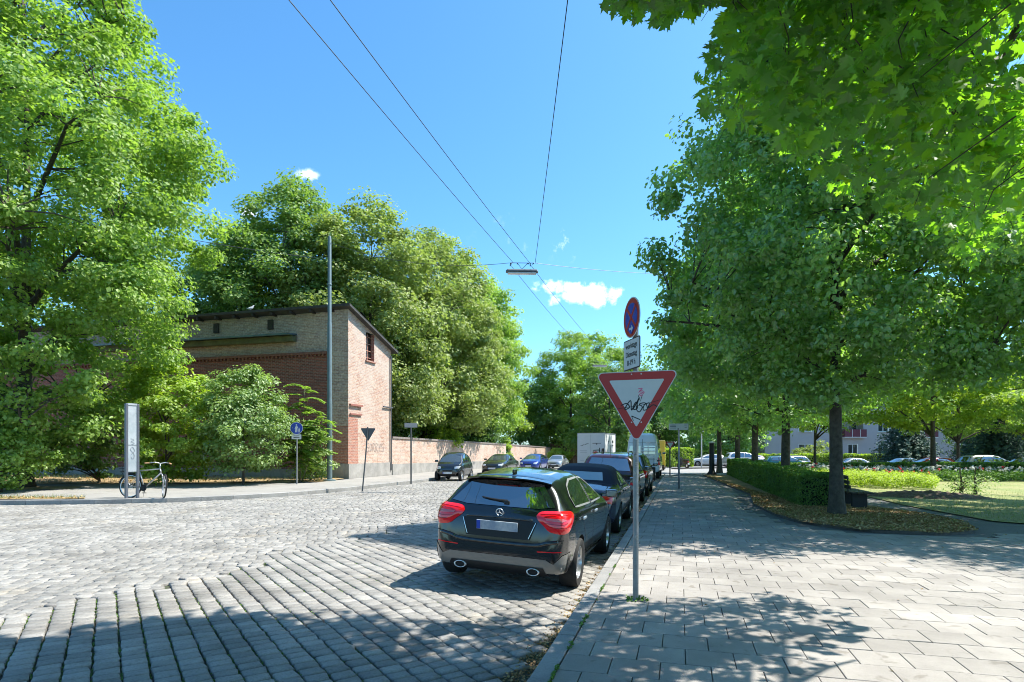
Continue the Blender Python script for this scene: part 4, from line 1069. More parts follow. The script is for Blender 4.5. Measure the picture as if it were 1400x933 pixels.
def wallbox(m, x0, x1, y0, y1, z0, z1, name='wall', z1b=None):
    b = MB(); zb = z1 if z1b is None else z1b
    vs = [(x0,y0,z0),(x1,y0,z0),(x1,y1,z0),(x0,y1,z0),(x0,y0,z1),(x1,y0,z1),(x1,y1,zb),(x0,y1,zb)]
    b.add(vs, [(0,3,2,1),(4,5,6,7),(0,1,5,4),(1,2,6,5),(2,3,7,6),(3,0,4,7)]); return b.build(name, m, root)
# gable-side wall (lit), with a window recess: four pieces round the opening
wy0, wy1, wz0, wz1 = 1.95, 2.9, 6.75, 8.35
sl = lambda y: H0+(H1-H0)*y/LEN
b = MB()
def face_r(y0, y1, z0, z1, z1b=None, x=0.0):
    zb = z1 if z1b is None else z1b
    b.add([(x,y0,z0),(x,y1,z0),(x,y1,zb),(x,y0,z1)], [(0,1,2,3)])
face_r(0.0, wy0, .8, sl(0), sl(wy0)); face_r(wy0, wy1, .8, wz0); face_r(wy0, wy1, wz1, sl(wy0), sl(wy1)); face_r(wy1, LEN, .8, sl(wy1), sl(LEN))
b.add([(0,LEN,.0),(-12,LEN,.0),(-12,LEN,H1),(0,LEN,H1)], [(0,1,2,3)])
b.build('wall', BR_L, root)
b = MB(); b.add([(0,wy0,wz0),(-.25,wy0,wz0),(-.25,wy0,wz1),(0,wy0,wz1)], [(0,1,2,3)]); b.add([(0,wy1,wz0),(0,wy1,wz1),(-.25,wy1,wz1),(-.25,wy1,wz0)], [(0,1,2,3)]); b.add([(0,wy0,wz0),(0,wy1,wz0),(-.25,wy1,wz0),(-.25,wy0,wz0)], [(0,1,2,3)])
wf = b.build('window', BR_R, root)
b = MB(); b.box((-.24, (wy0+wy1)/2, (wz0+wz1)/2), (.02, wy1-wy0, wz1-wz0)); b.build('pane', mat('dark pane', (.02,.02,.02), .2), wf)
b = MB(); b.box((-.18, (wy0+wy1)/2, (wz0+wz1)/2), (.03, .05, wz1-wz0))
for k in range(4): b.box((-.18, (wy0+wy1)/2, wz0+.2+.4*k), (.03, wy1-wy0, .03))
b.box((.03, (wy0+wy1)/2, wz0-.04), (.12, wy1-wy0+.2, .08)); b.build('sill', BR_R, wf)
b = MB()
b.add([(.004,0,.8),(.004,1.05,.8),(.004,1.0,3.3),(.004,0.0,3.5)], [(0,1,2,3)]); b.build('brick_patch', BR_R, root)
b = MB(); b.box((-.1, LEN/2, .4), (.30, LEN+.02, .82)); b.build('plinth', CONC, root)
b = MB(); b.box((.06, .75, 4.05), (.12, 1.3, .10)); b.box((.05,.75,3.55),(.06,1.25,.08)); b.build('ledge', mat('red sandstone', (.30,.12,.09), .8), root)
b = MB(); b.tube([(.08,3.9,4.2),(.08,5.1,4.2)], .045, 8); b.tube([(.08,LEN-.15,.3),(.08,LEN-.15,7.4)], .045, 8); b.build('pipe', GALVD, root)
# corner pilaster + front walls (shaded)
wallbox(BR_P, -1.05, -.002, .0, .3, 2.9, H0, 'wall'); wallbox(BR_R, -1.05, -.002, .0, .3, .8, 2.9, 'wall')
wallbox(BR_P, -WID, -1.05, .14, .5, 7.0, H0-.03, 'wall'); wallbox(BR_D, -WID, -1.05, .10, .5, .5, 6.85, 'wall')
wallbox(CONC, -WID, -1.05, .02, .5, 0, .5, 'plinth'); wallbox(CONC, -1.05, -.24, -.05, .3, 0, .82, 'plinth')
b = MB(); b.box((-(WID+1.05)/2, .08, 6.93), (WID-1.05, .28, .14))
for k in range(130): b.box((-1.3-k*.25, .04, 6.80), (.11, .12, .12))
b.build('cornice', mat('cornice brick', (.22,.09,.06), .85, var=.3, scale=8), root)
b = MB(); b.box((-17.6-1.2, -.22, 8.0), (31, .85, .09), M=Matrix.Rotation(math.radians(6), 4, 'X')); b.build('awning', mat('zinc flashing', (.12,.18,.21), .45, .4, var=.2, scale=2), root)
b = MB(); b.box((-17.6-1.2, -.1, 7.77), (31, .36, .30)); b.build('fascia', mat('mossy fascia', (.12,.125,.055), .8, var=.3, scale=2), root)
b = MB()
vs = [(-WID,-.35,H0+.03),(.30,-.35,H0+.03),(.30,LEN+.4,H1-.12),(-WID,LEN+.4,H1-.12)]
b.add([*vs, *[(x,y,z+.14) for x,y,z in vs]], [(0,3,2,1),(4,5,6,7),(0,1,5,4),(1,2,6,5),(2,3,7,6),(3,0,4,7)]); b.build('roof', ROOFM, root)
b = MB()
for k in range(16): x = -.9-k*1.25; b = MB(); b.box((x, -.12, H0-.10), (.12, .50, .16)); b.build('rafter_end', TIMB, root)
for x in (-5.0, -8.7, -13): b = MB(); b.box((x, .10, H0-.62), (.34, .12, .55)); b.build('vent', TIMB, root)
# mural and tags
b = MB(); FM = Matrix.Translation((0, .095, 0)) @ Matrix.Rotation(PI/2, 4, 'X')
b.m = 0; b.prism([(x-7.2, y) for x, y in disc(.55, 20, 0, 3.2)], .004, FM); b.prism([(x-4.6, y) for x, y in disc(.45, 20, 0, 3.0)], .004, FM)
b.m = 1; b.prism([(-6.6,2.9),(-4.6,1.9),(-4.3,1.3),(-6.4,2.3)], .004, FM); b.prism([(-5.4,1.0),(-4.2,2.0),(-3.8,1.8),(-5.0,.8)], .004, FM); b.prism([(-10.5,1.1),(-8.6,2.3),(-8.2,1.9),(-10.0,.9)], .004, FM)
b.m = 2; b.ribbon([(-6.7,3.0),(-4.4,1.85),(-4.2,1.2),(-6.4,2.2),(-6.7,3.0)], .09, off(FM, .008)); b.ribbon([(-6.2,2.7),(-4.6,1.7)], .12, off(FM, .008)); b.ribbon([(-10.6,1.1),(-8.6,2.4),(-8.1,1.9)], .1, off(FM, .008))
b.build('graffiti', [mat('teal paint', (.02,.16,.20), .6), mat('grey yellow paint', (.30,.29,.16), .6), BLKP], root)
GM = Matrix.Translation((.010, 0, 0)) @ Matrix(((0,0,1,0),(1,0,0,0),(0,1,0,0),(0,0,0,1)))
b = MB(); x = 2.0
for s_ in ([(.25,.5),(.0,.45),(.05,.28),(.25,.22),(.2,.02),(0,.05)], [(0,.3),(.12,.5),(.25,.3),(.12,.05),(0,.3)], [(0,0),(.02,.5),(.22,.42),(.05,.25),(.25,0)], [(0,0),(.02,.5),(.22,.42),(.05,.25),(.25,0)], [(0,.5),(.1,.25),(.22,.5),(.08,0)], [(.25,.5),(.0,.45),(.05,.28),(.25,.22),(.2,.02),(0,.05)]):
    b.ribbon([(x+p[0], 1.45+p[1]) for p in smooth2(s_)], .035, GM); x += .36
b.build('graffiti', mat('faded grey paint', (.27,.22,.20), .8), root)
# pigeon on the roof edge
X, Y, Z = (*UV(BV-6.1, BU-.2), H0+.17)
b = MB(); b.xf = Matrix.Translation((X, Y, Z)) @ Matrix.Rotation(.4, 4, 'Z')
b.tube([(-.20,0,.10),(-.10,0,.12),(0,0,.15),(.08,0,.18),(.12,0,.24),(.14,0,.29),(.17,0,.30),(.20,0,.29)], [.015,.045,.075,.07,.04,.036,.03,.006], 12)
b.tube([(0,.02,.1),(0.01,.02,0)], .008, 5); b.tube([(0,-.02,.1),(0.01,-.02,0)], .008, 5)
tag(b.build('pigeon', mat('pale feathers', (.55,.56,.60), .7, var=.2, scale=20), smooth=True), 'small pale pigeon perched on the edge of the brick building roof', 'bird')

# boundary wall
def bwall(u0, u1, label):
    M_ = street_xf(-17.35, 0); root = empty('boundary_wall', (*UV(-17.35, u0), float(ZT(*UV(-17.35, u0)))), math.radians(-15.6), label, 'wall', 'brick boundary wall')
    L = u1-u0; dz = float(ZT(*UV(-17.35, u1)))-float(ZT(*UV(-17.35, u0)))
    def bx(m, nm, x0, x1, z0, z1):
        b = MB(); n = 6
        for i in range(n):
            ya, yb = L*i/n, L*(i+1)/n; za, zb = dz*i/n, dz*(i+1)/n
            fs = [(0,3,2,1),(4,5,6,7),(1,2,6,5),(3,0,4,7)]+([(0,1,5,4)] if i == 0 else [])+([(2,3,7,6)] if i == n-1 else [])
            b.add([(x0,ya,z0+za),(x1,ya,z0+za),(x1,yb,z0+zb),(x0,yb,z0+zb),(x0,ya,z1+za),(x1,ya,z1+za),(x1,yb,z1+zb),(x0,yb,z1+zb)], fs)
        b.build(nm, m, root)
    bx(BR_L, 'wall_face', -.28, 0, .7, 2.3); bx(CONC, 'plinth', -.30, .04, -.3, .7); bx(mat('coping stone', (.22,.19,.17), .85, var=.2), 'coping', -.34, .06, 2.3, 2.42)
bwall(34.3, 59.8, 'long weathered brick wall running from the building along the parked cars')
bwall(61.6, 82, 'farther short stretch of brick wall beyond the overgrown gap')
root = empty('wooden_fence', (*UV(-17.4, 82.2), float(ZT(*UV(-17.4, 82.2)))), math.radians(-15.6), 'dark vertical board fence at the end of the brick wall', 'fence')
b = MB(); rg = random.Random(5)
for k in range(46): b.box((k*.16, rg.uniform(-.01,.01), 1.35+rg.uniform(-.08,.08)), (.14, .03, 3.0+rg.uniform(-.1,.1)))
b.build('boards', mat('old boards', (.10,.055,.035), .85, var=.4, scale=3), root)
b = MB(); 
for k in range(5): b = MB(); b.box((k*1.8, .08, 1.4), (.12, .12, 3.1)); b.build('post', TIMB, root)
# ------------------------------------------------------------------ trees
BARK = mat('bark', (.045,.036,.028), .9, col2=(.10,.085,.065), scale=9, bump=.9, bscale=22)
LM = {
 'mid': leafmat('mid green leaf', (.080,.165,.030), (.210,.310,.085), (.32,.52,.06), .40, .03),
 'linden': leafmat('linden leaf', (.078,.200,.042), (.220,.380,.100), (.40,.74,.07), .45, .09),
 'limel': leafmat('light linden leaf', (.105,.205,.030), (.270,.380,.085), (.40,.64,.06), .42, .03),
 'maple': leafmat('maple leaf', (.022,.100,.014), (.070,.190,.026), (.34,.74,.02), .50, .05),
 'dark': leafmat('dark leaf', (.050,.125,.028), (.130,.220,.060), (.22,.42,.05), .38, .03),
 'olive': leafmat('olive leaf', (.130,.185,.040), (.330,.390,.130), (.40,.54,.08), .38, .03),
 'lime': leafmat('lime leaf', (.140,.240,.022), (.300,.400,.070), (.50,.72,.04), .44, .03),
 'sprout': leafmat('shoot leaf', (.100,.200,.040), (.250,.350,.110), (.40,.60,.10), .40, .05),
 'hedge': leafmat('hedge leaf', (.045,.125,.016), (.130,.240,.036), (.22,.46,.03), .34, .04),
 'spruce': leafmat('spruce needle', (.035,.080,.060), (.095,.165,.120), (.07,.14,.09), .15, .03),
}
GL = 'row of lindens along the pavement'
# near linden row
env0 = [(2.7,1.5),(3.5,3.7),(5.2,4.4),(7.2,4.0),(9.5,3.3),(11.8,2.5),(14.0,1.6),(16.2,.4)]
def vu_tree(u, v=4.05):
    x, y = UV(v, u); return (x, y, float(ZT(x, y)))
U0 = toVU(7.77, 14.4)[1]
tree('linden_tree', 'nearest linden of the row, bare trunk rising in front of the clipped hedge end', 'tree', (7.75,14.4,0), env0, 860, .50, 145, .105, LM['linden'], BARK, .165, 11, 'oval', GL, nlimb=16, forkz=3.0, bias=.40, gap=.0, rnoise=.14, spread=.62, flat=.7)
# the farther ones lean on one crown mesh each of three variants
row = [(22.3,10.1,'second linden of the row, trunk standing behind the clipped hedge'),(29.6,11.9,'third linden of the row, counted from the thick foremost trunk'),(36.5,13.65,'fourth linden of the row, thin trunk seen over the hedge'),(41.5,14.27,'last linden of the row, near the dark pillar')]
for i, (d, x, lb) in enumerate(row):
    ls = (.15,.18,.22,.26)[i]; n = (320,250,210,180)[i]
    tree('linden_tree', lb, 'tree', (x,d,float(ZT(x,d))), [(z, r*(1.0,1.05,1.05,1.05)[i]) for z, r in env0], n, .78, (170,130,100,80)[i], ls, LM['linden'], BARK, .18, 20+i, 'quad', GL, nlimb=10, forkz=3.0, bias=.38, fine=i < 2, gap=.1, rnoise=.14, spread=.6, flat=.65)
# big light tree on the other side
tree('broad_tree', 'huge light green tree filling the corner above the information column', 'tree', (-20.4,25.2,0),
     [(1.2,2.8),(2.6,3.6),(4.0,4.8),(5.6,5.8),(7.0,6.6),(8.4,7.2),(10.0,7.2),(12.0,8.6),(13.8,8.9),(16.5,6.8),(19.5,5.2),(22,4),(24,1)], 860, .95, 210, .175, LM['limel'], BARK, .34, 31, 'quad', nlimb=22, forkz=3.5, bias=.38, gap=.40, rnoise=.18, spread=.5, flat=.52)
# trees behind the building and wall
def bgtree(name, label, x, y, h, R, lm, seed, n=150, lpc=120, ls=.28, lowz=None, group='trees behind the brick wall', sh=1.0):
    lowz = lowz or (3.4 if 42 <= seed <= 45 else 1.27); n = int(n*1.35); lpc = int(lpc*1.15); ls *= .88
    env = [(lowz, R*.62), (h*.2, R*.92), (h*.42, R), (h*.62, R*.93), (h*.8, R*.7), (h*.93, R*.38), (h, R*.08)]
    return tree(name, label, 'tree', (x, y, float(ZT(x, y))), env, n, 1.15*sh, lpc, ls, lm, BARK, .3, seed, 'quad', group, nlimb=12, forkz=3, bias=.32, rnoise=.24, gap=.0, fine=True, spread=.5, flat=.6)
bgtree('maple_tree', 'dark green tree rising highest behind the brick building roof', -16.8, 46, 22.4, 6.2, LM['mid'], 41, 400, 150)
bgtree('maple_tree', 'fresh green tree filling the gap between the huge tree and the highest dark crown', -22.5, 47, 18.0, 5.2, LM['mid'], 141, 280, 130)
bgtree('maple_tree', 'olive yellow tree right behind the corner of the brick building', -10.6, 45, 20.6, 6.0, LM['olive'], 42, 280, 150)
bgtree('maple_tree', 'broad olive tree over the boundary wall, beside the building', -6.6, 52, 21.0, 6.4, LM['olive'], 43, 300, 140)
bgtree('maple_tree', 'tall yellow green tree over the middle of the boundary wall', -5.0, 63, 22.0, 6.8, LM['limel'], 44, 270, 130, .30)
bgtree('maple_tree', 'bright lime tree above the farther end of the boundary wall', -6.2, 77, 23.0, 7.6, LM['lime'], 45, 240, 120, .36, sh=1.2)
bgtree('dark_tree', 'dark crown low behind the flat roof between two lighter trees', -25.5, 53, 17.5, 6.5, LM['dark'], 46, 170, 110, .30)
bgtree('dark_tree', 'shaded tree half hidden behind the huge light green tree', -35, 50, 17, 7, LM['limel'], 47, 140, 100, .30)
bgtree('dark_tree', 'low dark undergrowth tree just over the wall top near the building', -9.6, 43.5, 7.5, 2.8, LM['dark'], 48, 100, 110, .22, .8)
bgtree('dark_tree', 'low leafy tree spilling over the wall behind the micro car', -7.6, 51.5, 8.5, 2.5, LM['lime'], 49, 100, 110, .22, .8)
bgtree('dark_tree', 'shaded low tree behind the wall gap', -4.6, 61, 9.5, 3.4, LM['dark'], 50, 110, 100, .26, .8)
bgtree('dark_tree', 'shaded low tree behind the dark board fence', 2.8, 88, 13, 6.0, LM['dark'], 51, 120, 100, .36, .8)
GF = 'trees closing the far end of the street'
bgtree('street_tree', 'mid green round tree closing the street below the tiny far lamp', 8.6, 88, 19.5, 6.8, LM['limel'], 52, 230, 120, .36, group=GF, sh=1.1)
bgtree('street_tree', 'tall green tree behind the white box trailer', 14.5, 100, 22, 7.5, LM['limel'], 53, 190, 110, .42, group=GF, sh=1.2)
bgtree('street_tree', 'dark tree just above the white box trailer', 12.0, 74, 12.5, 4.6, LM['dark'], 54, 120, 100, .32, group=GF)
bgtree('street_tree', 'far dark tree right of the high white van', 20.5, 86, 15, 6.0, LM['dark'], 55, 120, 100, .36, group=GF)
bgtree('street_tree', 'far green tree beyond the crossing road', 30, 96, 18, 8.5, LM['linden'], 56, 130, 100, .42, group=GF)
bgtree('street_tree', 'pale far tree seen down the street end', 27, 140, 20, 10, LM['limel'], 57, 110, 90, .55, group=GF, sh=1.5)
bgtree('street_tree', 'dense far tree beyond the clipped hedge block', 27, 78, 12, 5.0, LM['linden'], 58, 120, 100, .32, group=GF)
bgtree('street_tree', 'far tree over the parked pale estate cars', 36, 88, 15, 7.0, LM['limel'], 59, 130, 100, .36, group=GF)
GP = 'trees of the little park'
def partree(label, x, y, h, R, lm, seed, n, lpc, ls, low=3.2, tr=.16, name='park_tree', shape='quad'):
    env = [(low, R*.35), (low+.8, R*.9), (low+2.4, R), (h*.7, R*.85), (h*.88, R*.5), (h, R*.1)]
    return tree(name, label, 'tree', (x, y, float(ZT(x, y))), env, n, .85, lpc, ls, lm, BARK, tr, seed, shape, GP, nlimb=10, forkz=low*.8, bias=.4)
partree('park tree with a straight dark trunk in front of the red car', 27.8, 39.8, 11.5, 4.7, LM['lime'], 61, 190, 110, .22, 3.4, .2)
partree('slim young park tree between the silver van and the row of lindens', 20.6, 41.0, 9.5, 3.6, LM['limel'], 62, 110, 100, .20, 3.0, .11)
partree('large park tree overhanging the lawn from outside the picture edge', 18.2, 16.2, 12.5, 6.6, LM['linden'], 63, 330, 170, .15, 4.6, .2, shape='oval')
partree('park tree above the silver estate car at the picture edge', 38.5, 40, 12, 7.0, LM['limel'], 64, 170, 110, .24, 3.8, .18)
partree('unseen park tree added outside the picture edge to shade the slabs', 13.8, 11.6, 11, 3.9, LM['linden'], 66, 200, 150, .14, 4.4, .16)  # out-of-view tree added for the shadow it casts on the slabs
partree('spreading park tree before the pale apartment block', 37, 50, 11.5, 5.5, LM['limel'], 67, 190, 120, .22, 3.2, .16)
partree('spreading park tree above the last parked grey car', 47, 54, 12, 6.5, LM['lime'], 68, 200, 120, .24, 3.4, .17)
bgtree('dark_tree', 'dark dense shrub tree at the picture edge beyond the parked cars', 58, 72, 8, 5, LM['dark'], 69, 100, 90, .3, group=None)
# spruces
def spruce(label, x, y, h, R, seed):
    rg = np.random.default_rng(seed); root = empty('spruce', (x, y, float(ZT(x, y))), 0, label, 'conifer', 'blue green conifers before the apartment building')
    C = []; N = []
    for t in np.linspace(0, 1, 30)[:-1]:
        r = R*(1-t)**.8*(1+.12*rg.normal()); z = .4+h*t; nb = int(5+9*(1-t))
        for k in range(nb):
            a = rg.random()*6.28; rr = r*(.75+.35*rg.random())
            m = int(60*(.4+rr/R)); q = rg.random(m)**.7
            C.append(np.stack([math.cos(a)*rr*q+rg.normal(size=m)*.16, math.sin(a)*rr*q+rg.normal(size=m)*.16, z-.25*rr*q**1.5+.35*rg.normal(size=m)], 1))
            N.append(np.tile([math.cos(a)*.4, math.sin(a)*.4, .9], (m, 1))+rg.normal(size=(m, 3))*.4)
    leaves('crown', np.vstack(C), np.vstack(N), .26, LM['spruce'], 'quad', seed, root)
    b = MB(); b.tube([(0,0,-.1),(0,0,h*.95)], [.22,.03], 8); b.build('trunk', BARK, root)
spruce('blue green spruce beside the balcony window of the apartment building', 40.5, 62, 6.6, 4.0, 71)
spruce('taller broad spruce behind the silver estate car', 48, 60, 8.2, 4.6, 72)
spruce('dark spruce at the picture edge behind the last parked car', 56, 62, 9.0, 4.5, 73)
# maple above the camera
POLYV = [(822,-60),(830,14),(868,30),(905,36),(948,26),(968,2),(1000,4),(965,62),(950,108),(962,150),(1000,180),(1050,190),(1095,225),(1140,262),(1190,285),(1236,292),(1262,318),(1300,345),(1330,372),(1352,350),(1372,300),(1408,330),(1480,420),(1480,-60)]
def inview(P):
    x, y, z = P[:,0], P[:,1], P[:,2]
    f = y > .15; yy = np.where(f, y, 1); px = 700+F*x/yy; py = 616-F*(z-EYE)/yy
    return f & (px > -40) & (px < 1440) & (py > -40) & (py < 973), px, py
def keep_maple(P):
    v, px, py = inview(P); return ~v | inside(POLYV, px, py)
def big_maple():
    rg = np.random.default_rng(81); bx, by = 3.9, .1
    root = empty('maple_tree', (bx, by, 0), 0, 'big leafed maple whose lowest branches hang into the top corner of the view', 'tree')
    env = [(4.6,3.5),(5.4,5.4),(7,6.5),(9,7.2),(11,5.8),(13,3.5),(14.5,1)]
    zs = [e[0] for e in env]; Rs = [e[1] for e in env]
    z = 4.6+8*rg.random(6000); R = np.interp(z, zs, Rs); k = rg.random(6000) < (R/7.2)**1.5; z, R = z[k], R[k]
    th = rg.random(len(z))*6.283; R = R*(1+.10*snoise(np.stack([np.cos(th), np.sin(th), z/4], 1)*1.7, 4)); r = R*rg.random(len(z))**.42
    CC = np.stack([bx+r*np.cos(th), by+1.15*r*np.sin(th), z], 1); CC = CC[~((CC[:,0] > 4.3) & (CC[:,1] > 1.2))]  # side of the crown cut away to let sun reach the hanging leaves
    SX, SY = CC[:,0]-.63*CC[:,2], CC[:,1]-.156*CC[:,2]; CC = CC[SY < np.interp(SX, [-6,-4.4,-3.7,-2.2,-.6,0,2,2.6,3.0], [5.0,5.0,5.8,6.3,5.6,5.4,5.8,5.2,3.5])]  # unseen upper crown trimmed so its cast shadow ends along a set edge
    CC = CC[keep_maple(CC)][:760]
    # drooping boughs that the camera sees
    n = 5200; px = 820+640*rg.random(n); py = -40+440*rg.random(n); d = 3.7+3.4*rg.random(n)
    k = inside(POLYV, px, py); px, py, d = px[k], py[k], d[k]
    D = np.stack([(px-700)/F*d, d, EYE+(616-py)/F*d], 1)
    dens = snoise(D, 12, .8)
    k = (dens > -.75) & (D[:,2] > 3.3) & (px < 1440)
    edge = (px < 975) & (py < 45)
    D = D[k & ~edge][:210]; D2 = np.stack([(px-700)/F*d, d, EYE+(616-py)/F*d], 1)[edge & (py < 14)][:9]
    D = np.vstack([D, D2])
    C1, N1, t1 = clump_leaves(CC, .78, 220, 82, flat=.5)
    C2, N2, t2 = clump_leaves(D, .36, 30, 83, flat=.5, spread=.6)
    C = np.vstack([C1, C2]); N = np.vstack([N1, N2]); t = np.concatenate([t1, t2]); k = keep_maple(C); C, N, t = C[k], N[k], t[k]
    v, _, _ = inview(C)
    o3 = Vector((bx, by, 0))
    def loc(A): return A-np.array([bx, by, 0])
    S = .185
    # one crown: shaped leaves
    A = leaves('crown', loc(C[v]), N[v], .096, LM['maple'], 'maple', 84, root, t[v], droop=1.1)
    B = leaves('crown', loc(C[~v]), N[~v], .20, LM['maple'], 'quad', 85, root, t[~v])
    dg = bpy.context.evaluated_depsgraph_get()
    bm = bmesh.new(); bm.from_mesh(A.data); bm.from_mesh(B.data); bm.to_mesh(A.data); bm.free(); bpy.data.objects.remove(B)
    b = MB()
    b.tube([(0,0,-.1),(0,0,.5),(.1,.05,3),(.0,.2,6),(.1,.3,9),(0,.3,12.5)], [.36,.27,.24,.19,.12,.03], 12)
    ends = [(6.3,6.0,5.9),(5.0,6.4,5.0),(4.3,6.3,5.2),(4.6,4.6,4.3),(7.0,3.0,6),(0,5.5,7),(-3,3,7.5),(-2,-4,7),(5,-4,7),(4.0,6.3,7.5),(-1,5.0,8)]
    for i, e in enumerate(ends):
        a = Vector((.05,.1,4.0+.35*i)); t_ = Vector(e)-Vector((bx,by,0)); pts = []
        for q in range(8):
            w = q/7; p = a.lerp(t_, w); p.z += 1.0*math.sin(w*PI*.9); p.x += .18*math.sin(5*w+i); p.y += .15*math.cos(4*w+i); pts.append(p)
        if i in (0,1,2,3,10):
            tip = pts[-1]; pts += [tip+Vector((.15,.25,-.35)), tip+Vector((.2,.35,-.75))]
        kk = keep_maple(np.array([tuple(p+Vector((bx,by,0))) for p in pts])); pts = pts[:int(np.argmin(kk))] if not kk.all() else pts
        if len(pts) < 3: continue
        b.tube(pts, [.085*(1-.9*q/(len(pts)-1))+.006 for q in range(len(pts))], 7)
        for s in range(6):
            w = random.uniform(.45, 1); p = pts[int(w*(len(pts)-1))]; e2 = p+Vector((random.uniform(-.6,.6), random.uniform(-.3,.7), random.uniform(-.7,.1)))
            if keep_maple(np.array([tuple(e2+Vector((bx,by,0)))]))[0]: b.tube([p, (p+e2)/2+Vector((0,0,.08)), e2], [.014,.009,.004], 5)
    for i in range(0, len(D)-9):
        c = Vector(D[i])-Vector((bx, by, 0)); e = c+Vector((random.uniform(-.45,.45), random.uniform(-.4,.2), random.uniform(.2,.5))); w0 = c+Vector((random.uniform(-.12,.12), random.uniform(-.1,.1), -.16))
        if i % 2 or not keep_maple(np.array([tuple(c.lerp(e, q)+Vector((bx,by,0))) for q in (.25,.5,.75,1)])).all(): continue
        b.tube([w0, c, (c+e)/2+Vector((.04,0,.03)), e], [.002,.004,.005,.006], 4, cap=False)
    b.build('trunk', BARK, root, smooth=True)
big_maple()

# ------------------------------------------------------------------ shrubs and hedges
def shrub(name, label, x, y, h, R, lm, seed, n=60, lpc=90, ls=.13, group=None, low=.25, cat='shrub', shape='quad', z=0):
    env = [(low, R*.55), (h*.3, R*.95), (h*.6, R), (h*.85, R*.65), (h, R*.15)]
    return tree(name, label, cat, (x, y, z+float(ZT(x, y))), env, n, .55, lpc, ls, lm, BARK, .05, seed, shape, group, nlimb=9, forkz=.15, bias=.4, bend=.15)
GS = 'shrubs along the brick facade'
shrub('shrub', 'bright green shrub behind the information column, leaning on the dark wall', -15.4, 26.9, 5.6, 2.1, LM['lime'], 91, 130, 130, .15, GS)
shrub('shrub', 'round glossy shrub in the middle of the brick facade, on a thin stem', -12.1, 27.2, 5.3, 2.0, LM['sprout'], 92, 170, 130, .13, GS, low=.7)
shrub('shrub', 'low dark shrub at the foot of the tall mast', -10.25, 30.7, 3.0, 1.0, LM['sprout'], 93, 45, 90, .13, GS)
shrub('shrub', 'shaded shrub under the huge tree by the dark brick wall', -19.3, 28.2, 4.2, 2.0, LM['dark'], 94, 60, 90, .15, GS)
shrub('shrub', 'leafy bush at the picture edge, foot of the huge light green tree', -18.9, 22.3, 2.6, 1.7, LM['limel'], 95, 70, 100, .13, GS)
shrub('shrub', 'dark bush between the huge tree trunk and the facade', -24, 27.3, 4.5, 2.6, LM['dark'], 96, 70, 90, .16, GS)
def tree_of_heaven():
    X, Y = -10.3, 29.3; root = empty('sapling', (X, Y, 0), 0, 'tall sapling with long feathery leaf fronds in front of the mast', 'sapling')
    rg = random.Random(7); b = MB(); C, N = [], []
    stems = [((0,0,0),(.1,0,2.2),(.25,0,4.6)), ((0,0,0),(-.4,.1,1.9),(-.9,.1,3.9)), ((.1,0,0),(.6,0,1.6),(1.2,.0,3.2)), ((0,0,0),(-.1,-.2,1.4),(-.4,-.3,2.8))]
    for st in stems:
        b.tube(st, [.035,.025,.012], 6)
        for k in range(26):
            t = .25+.75*k/25; a = Vector(st[0]).lerp(Vector(st[1]), min(1, t*2)) if t < .5 else Vector(st[1]).lerp(Vector(st[2]), (t-.5)*2)
            az = k*2.4+rg.random(); L = rg.uniform(.8, 1.35); up = rg.uniform(.2, .75)
            pts = [a+Vector((math.cos(az)*L*w, math.sin(az)*L*w*.7, up*L*w-.55*L*w*w)) for w in np.linspace(0, 1, 7)]
            b.tube(pts, [.008]*3+[.005]*4, 4)
            for w in np.linspace(.15, 1, 15):
                i = min(5, int(w*6)); p = pts[i].lerp(pts[i+1], w*6-i); d = (pts[i+1]-pts[i]).normalized(); s = d.cross(Vector((0,0,1))).normalized()
                for sg in (-1, 1):
                    for q in (0, 1):
                        C.append(p+s*sg*(.05+.07*q)+Vector((0,0,-.02*q))); N.append((s*sg*.25+Vector((0,0,1)))[:])
    leaves('crown', np.array([c[:] for c in C]), np.array(N), .17, LM['limel'], 'quad', 97, root, droop=.2)
    b.build('trunk', mat('green stem', (.12,.13,.06), .7), root, smooth=True)
tree_of_heaven()
def hedge(name, label, a, c, w, h, lm, seed, ls=.06, dens=900, group=None, zf=None, cat='hedge'):
    rg = np.random.default_rng(seed); a = np.array(a, float); c = np.array(c, float); d = c-a; L = np.linalg.norm(d); d /= L; n = np.array([-d[1], d[0]])
    z0 = float(ZT(*((a+c)/2))); root = empty(name, (*((a+c)/2), z0), math.atan2(d[1], d[0]), label, cat, group)
    faces = [((L, w), 2, 1), ((L, h), 1, 1), ((L, h), 1, -1), ((w, h), 0, 1), ((w, h), 0, -1)]
    C, N = [], []
    for (p, q), ax, sg in faces:
        m = int(p*q*dens); s = rg.random((m, 2)); dep = rg.random(m)**2*.14
        if ax == 2: P = np.stack([(s[:,0]-.5)*L, (s[:,1]-.5)*w, h-dep], 1); nn = [0, 0, 1]
        elif ax == 1: P = np.stack([(s[:,0]-.5)*L, sg*(w/2-dep), s[:,1]*h], 1); nn = [0, sg, .3]
        else: P = np.stack([sg*(L/2-dep), (s[:,0]-.5)*w, s[:,1]*h], 1); nn = [sg, 0, .3]
        N.append(np.tile(nn, (m, 1))+rg.normal(size=(m, 3))*.6); C.append(P)
    C = np.vstack(C); N = np.vstack(N); bump = 1+.07*snoise(C, seed, 2.2); C[:,2] *= 1+.05*snoise(C*[1,1,0], seed+1, 1.8); C[:,1] *= bump
    leaves('foliage', C, N, ls, lm, 'quad', seed, root)
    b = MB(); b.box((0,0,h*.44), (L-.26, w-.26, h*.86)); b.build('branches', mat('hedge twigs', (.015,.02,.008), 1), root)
    return root
segs = [(17.6,20.6,.92),(20.9,25.0,.97),(25.2,30.5,1.0),(30.8,40.0,1.02)]
